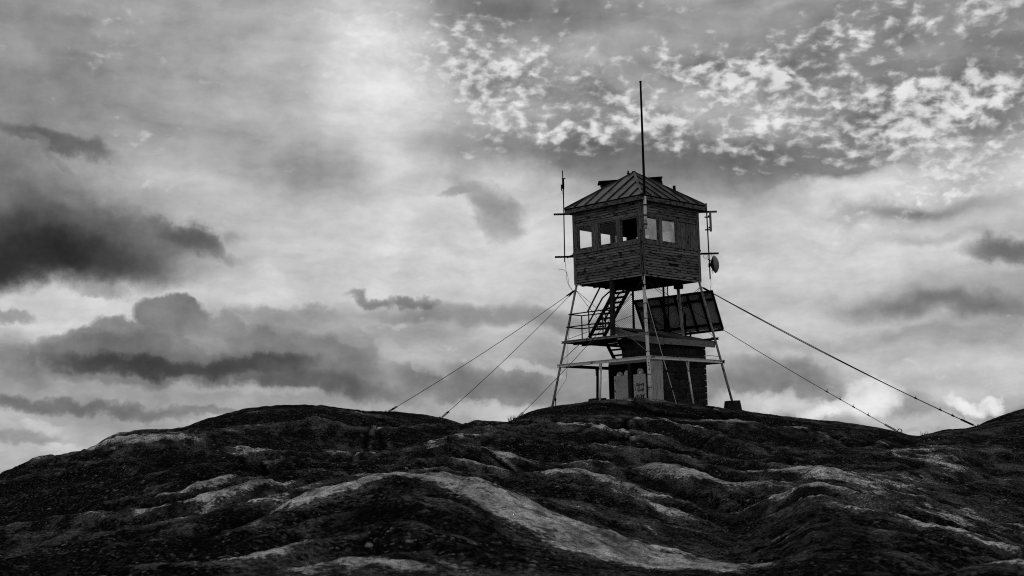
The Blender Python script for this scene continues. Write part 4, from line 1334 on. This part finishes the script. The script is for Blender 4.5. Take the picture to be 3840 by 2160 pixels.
for face in ('right', 'left'):
    z = gmin; row = 0
    while z < 4.5:
        lo_, hi_ = (SU0, SU1) if face == 'right' else (SV0 + .05, SV1)
        x = lo_ - (CW / 2 if (row + (face == 'left')) % 2 else 0)
        while x < hi_ - .02:
            a, b = max(x, lo_), min(x + CW, hi_)
            ztop = z + CH - .012
            if face == 'right':
                ok = ztop < rz_(SV0) + .03
            else:
                ok = ztop < rz_(a) and ztop > 3.3
            if b - a > .06 and ok:
                me = random.choice(blocks)
                if face == 'right':
                    link_mesh('concrete_block', me, wall, H_(a + .006, SV0, z), (0, 0, 0), (b - a - .012, 1, CH - .012))
                else:
                    link_mesh('concrete_block', me, wall, H_(SU0, b - .006, z), (0, 0, -math.pi / 2), (b - a - .012, 1, CH - .012))
            x += CW
        z += CH; row += 1
# roof slab of felt over boards, fascia boards
ru0, ru1, rv0, rv1 = -.86, 1.74, -1.68, .34
def RP(u, v, k): return H_(u, v, rz_(v) + k)
sag = [-.86, -.2, .4, 1.1, 1.74]
rf = MB(); rf.quadbox([RP(ru0, rv0, .06), RP(ru1, rv0, .06), RP(ru1, rv1, .06), RP(ru0, rv1, .06), RP(ru0, rv0, .12), RP(ru1, rv0, .12), RP(ru1, rv1, .13), RP(ru0, rv1, .13)])
roof_s = rf.build('roof', 'felt', shed)
for k in range(4):                               # lapped felt strips
    v0_ = rv0 - .02 + k * .5
    MB().quadbox([RP(ru0 - .02, v0_, .122), RP(ru1 + .02, v0_, .122), RP(ru1 + .02, v0_ + .55, .125), RP(ru0 - .02, v0_ + .55, .125), RP(ru0 - .02, v0_, .138), RP(ru1 + .02, v0_, .138), RP(ru1 + .02, v0_ + .55, .130), RP(ru0 - .02, v0_ + .55, .130)]).build('felt_strip', 'felt', roof_s)
for a, b in ((ru0, .35), (.354, ru1)):           # eave boards
    MB().box(H_(a, rv0 - .03, rz_(rv0) - .075), H_(b, rv0 - .002, rz_(rv0) + .118)).build('fascia_board', 'fascia', shed)
vs = np.linspace(rv0, rv1, 9)
for (k0, k1, o_) in ((-.10, .045, .0), (.05, .125, .012)):
    mb = MB()
    for i_, v in enumerate(vs):
        sg = -.05 * math.sin(math.pi * (v - rv0) / (rv1 - rv0))
        for (uu, zz) in ((ru0 - .028 - o_, k0), (ru0 - .002, k0), (ru0 - .002, k1), (ru0 - .028 - o_, k1)):
            mb.v.append(tuple(RP(uu, v, zz + sg)))
    for i_ in range(len(vs) - 1):
        for c_ in range(4):
            mb.f.append((i_ * 4 + c_, i_ * 4 + (c_ + 1) % 4, i_ * 4 + 4 + (c_ + 1) % 4, i_ * 4 + 4 + c_))
    mb.f += [(3, 2, 1, 0), tuple(len(mb.v) - 4 + c_ for c_ in range(4))]
    mb.build('barge_board', 'fascia', shed)
# closet on the left side: header, posts, doors
CLU = -1.06
MB().box(H_(CLU, -1.50, 3.40), H_(SU0 + .03, .46, 3.50)).build('closet_header', 'fascia', shed)
MB().box(H_(CLU - .02, .40, gmin), H_(SU0 + .3, .46, 3.398)).build('closet_panel', 'black_steel', shed)
MB().box(H_(SU0 - .012, -1.46, gmin), H_(SU0 + .048, .398, 3.398)).build('closet_panel', 'felt', shed)
MB().box(H_(CLU - .02, -.47, gmin), H_(CLU + .05, -.345, 3.398)).build('closet_post', 'dark_wood', shed)
for a, b, o_ in ((-1.27, -1.155, .01), (-1.50, -1.275, .0)):
    MB().box(H_(CLU - .03 + o_, a, gmin), H_(CLU + .02, b, 3.398)).build('upright_board', 'pale_wood', shed)
MB().box(H_(CLU - .026, -1.52, gmin), H_(SU0 + .02, -1.503, 3.398)).build('upright_board', 'pale_wood', shed)
d1 = MB().box(H_(CLU + .0, -.33, gmin), H_(CLU + .03, .185, 3.03)).build('door', 'door', shed)
MB().box(H_(CLU - .012, .188, gmin), H_(CLU + .03, .235, 3.03)).build('edge_trim', 'white_paint', d1)
d2 = MB().box(H_(CLU + .0, -1.06, gmin), H_(CLU + .03, -.56, 3.03)).build('door', 'door', shed)
MB().box(H_(CLU - .006, -.80, 2.965), H_(CLU - .001, -.70, 3.015)).build('notice', 'white_paint', d2)
MB().box(H_(CLU - .006, -.70, 2.80), H_(CLU - .001, -.62, 2.90)).build('notice', 'sheet', d2)
# spray-painted scrawl on the right door
def scrawl(x0, z0, w, h, seed):
    rr_ = random.Random(seed); pts = []
    n_ = 16
    for i_ in range(n_):
        t = i_ / (n_ - 1)
        pts.append((x0 - w * t + rr_.uniform(-.015, .015), z0 + h * (.5 * math.sin(i_ * 2.1 + seed) + rr_.uniform(-.3, .3))))
    return pts
sc = MB()
lines = [scrawl(-.66, 2.70, .33, .10, 1), scrawl(-.72, 2.52, .26, .08, 2), scrawl(-.58, 2.34, .44, .10, 3), scrawl(-.60, 2.30, .40, .05, 5)]
for x_ in (-.74, -.80, -.90, -.96, -.62): lines.append([(x_, 2.78 - .03 * (x_ * 10 % 2)), (x_ - .004, 2.52)])
for x_ in (-.70, -.86, -.95): lines.append([(x_, 2.40), (x_ - .003, 2.22)])
for ln in lines:
    for (x0, z0), (x1, z1) in zip(ln[:-1], ln[1:]):
        sc.beam(H_(CLU - .003, x0, z0), H_(CLU - .003, x1, z1), .004, .014, (0, z1 - z0 + 1e-4, x0 - x1 + 1e-4))
sc.build('painted_scrawl', 'ink', d2)
shed.children[0]['label'] = 'rock-faced block walls'
# gas cylinders in the closet
for k, (v, zt, lab) in enumerate(((.12, 3.17, 'chipped white gas cylinder behind the plain grey door, nearest the open left jamb'), (-.20, 3.20, 'white gas cylinder top showing between the plain grey door and the dark post'), (-.74, 3.22, 'white gas cylinder behind the door with the painted scrawl'))):
    w = toworld(L(CLU + .15, v, gl(CLU, v)))
    g = tag(empty('gas_cylinder', w, 0), lab, 'gas cylinder', 'gas cylinders in the shed closet')
    hgt = zt - gl(CLU, v)
    MB().lathe([(.10, 0), (.112, .02), (.112, hgt - .12), (.10, hgt - .05), (.06, hgt - .01), (.03, hgt)], n=18).build('body', 'white_paint', g, True)
    MB().lathe([(.02, hgt - .01), (.02, hgt + .05), (.035, hgt + .055), (.035, hgt + .07), (.01, hgt + .08)], n=10).build('valve', 'dark_steel', g, True)

# ------------------------------------------------------------------ tilted reflector panel behind the tower
TR, BR = pix(*r2p(1720, 158), 48.0), pix(*r2p(1835, 550), 48.9)
best = None
for D in np.arange(48.0, 53.0, .02):
    TLp = pix(*r2p(928, 262), D)
    c_ = abs((TLp - TR).normalized().dot((BR - TR).normalized()))
    if best is None or c_ < best[0]: best = (c_, TLp)
TLp = best[1]
ex = (TR - TLp); ey = (TR - BR); ey = ey - ex.normalized() * ey.dot(ex.normalized())
pw, ph = ex.length, ey.length
exn, eyn = ex.normalized(), ey.normalized(); ezn = exn.cross(eyn)
BLp = TR - ex - ey
if ezn.y < 0: ezn = -ezn                         # towards the far side
pl = tag(empty('reflector_panel', (BLp.x, BLp.y, ground_z(BLp.x, BLp.y))), 'large tilted flat panel with dark steel frame behind the tower legs', 'panel')
p0 = Vector(pl.location)
def PP(a, b, k=0.0): return BLp + exn * (a * pw) + eyn * (b * ph) + ezn * k - p0
cols = [0, .155, .33, .515, .68, .84, 1.0]
for a, b in zip(cols[:-1], cols[1:]):
    mb = MB().prism([PP(a + .003, .005), PP(b - .003, .005), PP(b - .003, .995), PP(a + .003, .995)], ezn * .012)
    mb.build('sheet', 'sheet', pl)
for a in cols:
    MB().beam(PP(a, 0, -.03), PP(a, 1, -.03), .07, .055, ezn).build('frame_stud', 'black_steel', pl)
for b in (0.0, .16, .80, 1.0):
    MB().beam(PP(-.01, b, -.075), PP(1.01, b, -.075), .085, .03, ezn).build('frame_rail', 'black_steel', pl)
for a, b, c_, d_ in ((.05, .8, .3, .16), (.45, .16, .62, .8), (.84, .2, .98, .02), (.70, .8, .95, .95)):
    MB().tube([PP(a, b, -.10), PP(c_, d_, -.10)], .014, 6).build('brace', 'black_steel', pl, True)
for a in (.55, .62, .86):
    MB().prism([PP(a, .72, -.03), PP(a + .03, .72, -.03), PP(a + .03, .80, -.03), PP(a, .80, -.03)], ezn * -.06).build('bracket', 'black_steel', pl)
for a in (.10, .34, .58):                        # stays down to the rock behind
    top_ = PP(a, .5, .02); w = top_ + p0
    ft = Vector((w.x + .1, w.y + 1.1, ground_z(w.x + .1, w.y + 1.1) - .1)) - p0
    MB().tube([top_, ft], .035, 8).build('stay', 'black_steel', pl, True)
    w2_ = PP(a, 0.02, .02); ft2 = Vector(((w2_ + p0).x, (w2_ + p0).y + .1, ground_z((w2_ + p0).x, (w2_ + p0).y + .1) - .1)) - p0
    MB().tube([w2_, ft2], .035, 8).build('stay', 'black_steel', pl, True)

# ------------------------------------------------------------------ pole, aerials, dish
pole = tag(empty('flagpole', toworld(L(-1.52, -1.52, 7.55))), 'tall slender pole strapped to the near corner of the cabin', 'pole')
po = Vector(pole.location)
def pk(u, v, z): return toworld(L(u, v, z)) - po
ptop, pbot = pk(-1.50, -1.66, 12.22), pk(-1.46, -1.62, 7.52)
pts = [pbot.lerp(ptop, t / 12) for t in range(13)]
MB().tube(pts, .045, 10, .031).build('shaft', 'black_steel', pole, True)
lowp = pbot.lerp(ptop, .225)
MB().tube([pbot, lowp], .050, 10).build('sleeve', 'pale_steel', pole, True)
MB().tube([ptop - Zl(.01), ptop + Zl(.03)], .040, 10).build('cap', 'black_steel', pole, True)
for t in (.03, .09, .16, .225):
    c = pbot.lerp(ptop, t)
    MB().tube([c - Zl(.02), c + Zl(.02)], .064, 10).build('clamp', 'dark_steel', pole, True)
    MB().beam(c, c + toworld(L(-1.40, -1.40, 0)) - toworld(L(-1.52, -1.56, 0)), .03, .02).build('clamp_arm', 'dark_steel', pole)
wire = [pbot.lerp(ptop, .27), pk(-.9, -.9, 9.20), pk(-.5, -.5, 9.45), pk(-.05, -.05, 9.80)]
MB().tube(wire, .006, 5).build('stay_wire', 'cable', pole, True)


def mast(name, label, sgn, zbot, ztop, levels, r):
    base = toworld(L(sgn * 1.46, -sgn * 1.46, levels[-1]))
    mo = tag(empty(name, base), label, 'aerial mast')
    b0 = Vector(base)
    def q(a, z, back=0.0): return toworld(L(sgn * a + back, -sgn * a + back, z)) - b0
    MB().tube([q(1.675, zbot), q(1.655, ztop)], r, 10).build('tube', 'black_steel', mo, True)
    for z in levels:
        MB().ibeam(q(1.44, z, .03), q(1.90, z, .03), .03, .062, .008).build('bracket_arm', 'black_steel', mo)
        MB().tube([q(1.665, z, -.03), q(1.665, z, .05)], .012, 6).build('u_bolt', 'dark_steel', mo)
        for k in range(4):
            c = q(1.72 + k * .045, z, .003)
            MB().tube([c, c + toworld((.0, 0, 0)) * 0 + Vector((0, -.012, 0))], .008, 6).build('bolt_hole', 'pale_steel', mo)
    return mo, q


ml, ql = mast('aerial_mast', 'thin black aerial mast on brackets at the left corner of the cabin', -1, 6.85, 9.50, (8.45, 7.03), .019)
MB().tube([ql(1.66, 9.28, -.05), ql(1.66, 9.60, -.05)], .036, 10).build('antenna_base', 'black_steel', ml, True)
MB().tube([ql(1.665, 9.58, -.05), ql(1.668, 9.89, -.05)], .017, 8).build('whip', 'black_steel', ml, True)
MB().beam(ql(1.60, 9.62, -.05), ql(1.69, 9.62, -.05), .03, .03).build('clamp', 'black_steel', ml)
MB().box(ql(1.70, 9.22, -.05) - Vector((.02, .02, 0)), ql(1.70, 9.42, -.05) + Vector((.02, .02, 0))).build('junction_box', 'black_steel', ml)
MB().tube([ql(1.44, 7.10, .02), ql(1.62, 7.0, .02)], .03, 8).build('arm_stub', 'black_steel', ml)
pts = [ql(1.665, 9.25, -.07), ql(1.70, 9.15, -.08), ql(1.66, 9.08, -.06)]
MB().tube(pts, .007, 5).build('lead', 'cable', ml, True)
mr, qr = mast('aerial_mast', 'thin black aerial mast with panel and dish at the right corner of the cabin', 1, 6.17, 8.69, (8.41, 7.02), .021)
for z in (8.22, 7.80):
    MB().beam(qr(1.60, z, -.02), qr(1.72, z, -.02), .03, .04).build('clamp', 'black_steel', mr)
MB().torus(qr(1.585, 6.92, -.02), .065, .007, (0, 1, .1), 16, 5).build('cable_loop', 'cable', mr, True)
pts = [qr(1.68, 6.17, -.02), qr(1.685, 6.0, -.02), qr(1.665, 5.85, 0), qr(1.69, 5.72, 0)]
MB().tube(pts, .006, 5).build('lead', 'cable', mr, True)
pts = [qr(1.71, 7.05, -.04), qr(1.74, 6.85, -.05), qr(1.70, 6.68, -.05), qr(1.75, 6.5, -.05), qr(1.70, 6.42, -.05)]
MB().tube(pts, .006, 5).build('lead', 'cable', mr, True)
# panel antenna
w = toworld(L(1.738, -1.738, 7.75))
pa_ = tag(empty('panel_antenna', w), 'narrow upright grey panel antenna on the right mast above the dish', 'antenna')
MB().box((-.03, -.06, 0), (.03, .06, .66)).build('radome', 'dish', pa_)
MB().box((-.075, -.03, .48), (-.031, .03, .53)).build('mount', 'black_steel', pa_)
MB().box((-.075, -.03, .10), (-.031, .03, .15)).build('mount', 'black_steel', pa_)
# dish
w = toworld(L(1.79, -1.79, 6.655))
ds = tag(empty('dish_antenna', w), 'round grey dish antenna seen side on, low on the right mast', 'dish antenna')
ax = Vector((.97, -.22, .06)).normalized()
MB().lathe([(.29, -.012), (.298, .0), (.29, .012), (.26, .055), (.20, .098), (.13, .128), (.06, .142), (.002, .146)], (0, 0, 0), ax, 28).build('cover', 'dish', ds, True)
MB().lathe([(.05, -.14), (.13, -.11), (.22, -.06), (.288, -.012)], (0, 0, 0), ax, 28).build('reflector', 'dark_steel', ds, True)
MB().tube([ax * -.12, ax * -.20], .05, 10).build('hub', 'black_steel', ds, True)
for z in (.18, -.06):
    MB().tube([ax * -.10 + Zl(z * .6), Vector((-.22, .0, z))], .018, 8).build('strut', 'black_steel', ds, True)
MB().tube([ax * -.10 + Zl(-.08), Vector((-.06, 0, -.26)), Vector((-.09, 0, -.30))], .010, 6).build('lead', 'cable', ds, True)

# ------------------------------------------------------------------ footings
def footing(label, u, v, w0, w1, h, dz):
    p = toworld(L(u, v, 0)); zg = ground_z(p.x, p.y) - .12
    f = MB()
    f.quadbox([(-w0, -w0, 0), (w0, -w0, 0), (w0, w0, 0), (-w0, w0, 0), (-w1, -w1, h), (w1, -w1, h + .012), (w1, w1, h), (-w1, w1, h + .008)])
    o = f.build('concrete_footing', 'concrete')
    o.location = (p.x, p.y, zg + dz); o.rotation_euler = (0, 0, RAD(12))
    md = o.modifiers.new('bevel', 'BEVEL'); md.width = .025; md.segments = 2
    return tag(o, label, 'footing', 'concrete footings of the tower')


footing('dark tapered concrete footing under the right tower leg', 2.06, -2.06, .25, .20, .40, 0)
footing('flat dark concrete footing under the back post left of the shed', .0, 1.93, .27, .25, .26, 0)

# ------------------------------------------------------------------ guy wires
def guy(label, top, px, py, r, mat, clamps, eye=False, twin=False):
    a = toworld(top); b = ground_hit(px, py, 30)
    g = tag(empty('guy_wire', b), label, 'guy wire', 'guy wires of the tower')
    A = a - b; B = Vector((0, 0, -.02))
    sag = .012 * A.length
    def at(t): return A.lerp(B, t) - Zl(sag * 4 * t * (1 - t))
    MB().tube([at(t / 24) for t in range(25)], r, 6).build('cable', mat, g, True)
    if twin:
        off = Vector((.0, 0, .035))
        MB().tube([at(t / 24) + off * math.sin(math.pi * min(1, t / 18)) for t in range(20)], r * .8, 6).build('cable', mat, g, True)
    dr = (at(1) - at(.97)).normalized(); sd = dr.cross(Vector((0, 1, 0))).normalized()
    for t in clamps:
        c = at(t)
        MB().tube([c - dr * .045, c + dr * .045], r * 1.5 + .004, 6).build('clamp', 'black_steel', g)
        MB().tube([c, c + sd * (.05 + .03 * random.random()) - dr * .03], .008, 5).build('cable_end', 'black_steel', g)
    # turnbuckle: two side bars
    c0, c1 = at(.945), at(.985)
    for k in (-1, 1):
        MB().tube([c0 + sd * .02 * k, c1 + sd * .02 * k], .009, 5).build('turnbuckle', 'black_steel', g)
    MB().torus(B + Zl(.05), .06 if eye else .022, .012, (0, 1, .2), 16, 6).build('anchor_eye', 'black_steel', g, True)
    MB().tube([at(.01), at(.05)], r * 2.2 + .004, 6).build('clamp', 'black_steel', g)
    return g


guy('long guy wire from the left leg to the top of the left hill', LT, 1446, 1548, .009, 'cable', (.965,))
guy('guy wire from the left leg to the right end of the left hill', LT, 1649, 1570, .009, 'cable', (.945,))
guy('guy wire crossing behind the left leg to the dip beside the knoll', NTP, 1928, 1577, .008, 'cable', (.12,))
guy('lower of the two long guy wires on the right, ending in an eye ring', NTP, 3374, 1620, .009, 'cable', (.73, .78, .83, .885), True)
guy('thick doubled guy wire from the right leg to the far right outcrop', RT, 3668, 1600, .013, 'cable', (.80, .88, .92, .955), False, True)
guy('pale guy wire dropping from the near leg in front of the block wall', L(-1.50, -1.42, 5.9), 2540, 1524, .011, 'pale_cable', (.72, .86))

# loose leads at the left corner
def loose(label, pts, r=.006):
    b = pts[-1]
    o = MB().tube([p - b for p in pts], r, 5).build('loose_lead', 'cable', None, True)
    o.location = b
    return tag(o, label, 'cable', 'loose cables')


def LL(u, v, z): return toworld(L(u, v, z))
loose('thin lead hanging from the left aerial mast to the left leg', [LL(-1.66, 1.66, 6.84), LL(-1.65, 1.66, 6.6), LL(-1.64, 1.64, 6.45), LL(-1.66, 1.64, 6.3), LL(-1.62, 1.6, 6.1), LL(-1.55, 1.56, 5.95), LL(-1.47, 1.49, 5.9)])
loose('second thin lead looping beside the first below the left aerial mast', [LL(-1.86, 1.82, 6.62), LL(-1.72, 1.70, 6.60), LL(-1.64, 1.64, 6.52), LL(-1.60, 1.62, 6.35), LL(-1.60, 1.60, 6.12), LL(-1.50, 1.52, 5.90)])
sp = LL(-1.98, 1.98, 0); spz = ground_z(sp.x, sp.y)
loose('thin slack cable running down the left leg to a short stake', [LL(-1.50, 1.48, 5.9), LL(-1.52, 1.50, 5.4), LL(-1.62, 1.60, 4.7), LL(-1.66, 1.66, 4.2), LL(-1.66, 1.68, 3.6), LL(-1.72, 1.73, 3.0), LL(-1.92, 1.92, 2.6), Vector((sp.x, sp.y, spz + .32))])
stake = MB().tube([(0, 0, -.1), (0, 0, .36)], .014, 6); stake.box((-.03, -.02, .20), (.03, .02, .27))
so_ = stake.build('ground_stake', 'black_steel'); so_.location = (sp.x, sp.y, spz); tag(so_, 'short black stake in the rock beside the foot of the left leg', 'stake')

# ------------------------------------------------------------------ tufts of dry grass in the clefts
for k, (px, py, lab) in enumerate(((1919, 1577, 'tiny dry grass tuft where the knoll meets the left dip'), (3466, 1634, 'tiny dry grass tuft in the saddle below the right guy wires'))):
    b = ground_hit(px, py, 30)
    mb = MB()
    for j in range(26):
        a = random.uniform(0, 6.28); l_ = random.uniform(.08, .20); o_ = Vector((random.uniform(-.09, .09), random.uniform(-.09, .09), -.03))
        tip = o_ + Vector((math.cos(a) * l_ * .5, math.sin(a) * l_ * .5, l_))
        sd = Vector((-math.sin(a), math.cos(a), 0)) * .006
        n0 = len(mb.v); mid_ = (o_ + tip) / 2 + Zl(.02)
        mb.v += [tuple(o_ - sd), tuple(o_ + sd), tuple(mid_ + sd * .8), tuple(mid_ - sd * .8), tuple(tip)]
        mb.f += [(n0, n0 + 1, n0 + 2, n0 + 3), (n0 + 3, n0 + 2, n0 + 4)]
    o = mb.build('grass_tuft', 'grass'); o.location = b
    tag(o, lab, 'grass tuft')
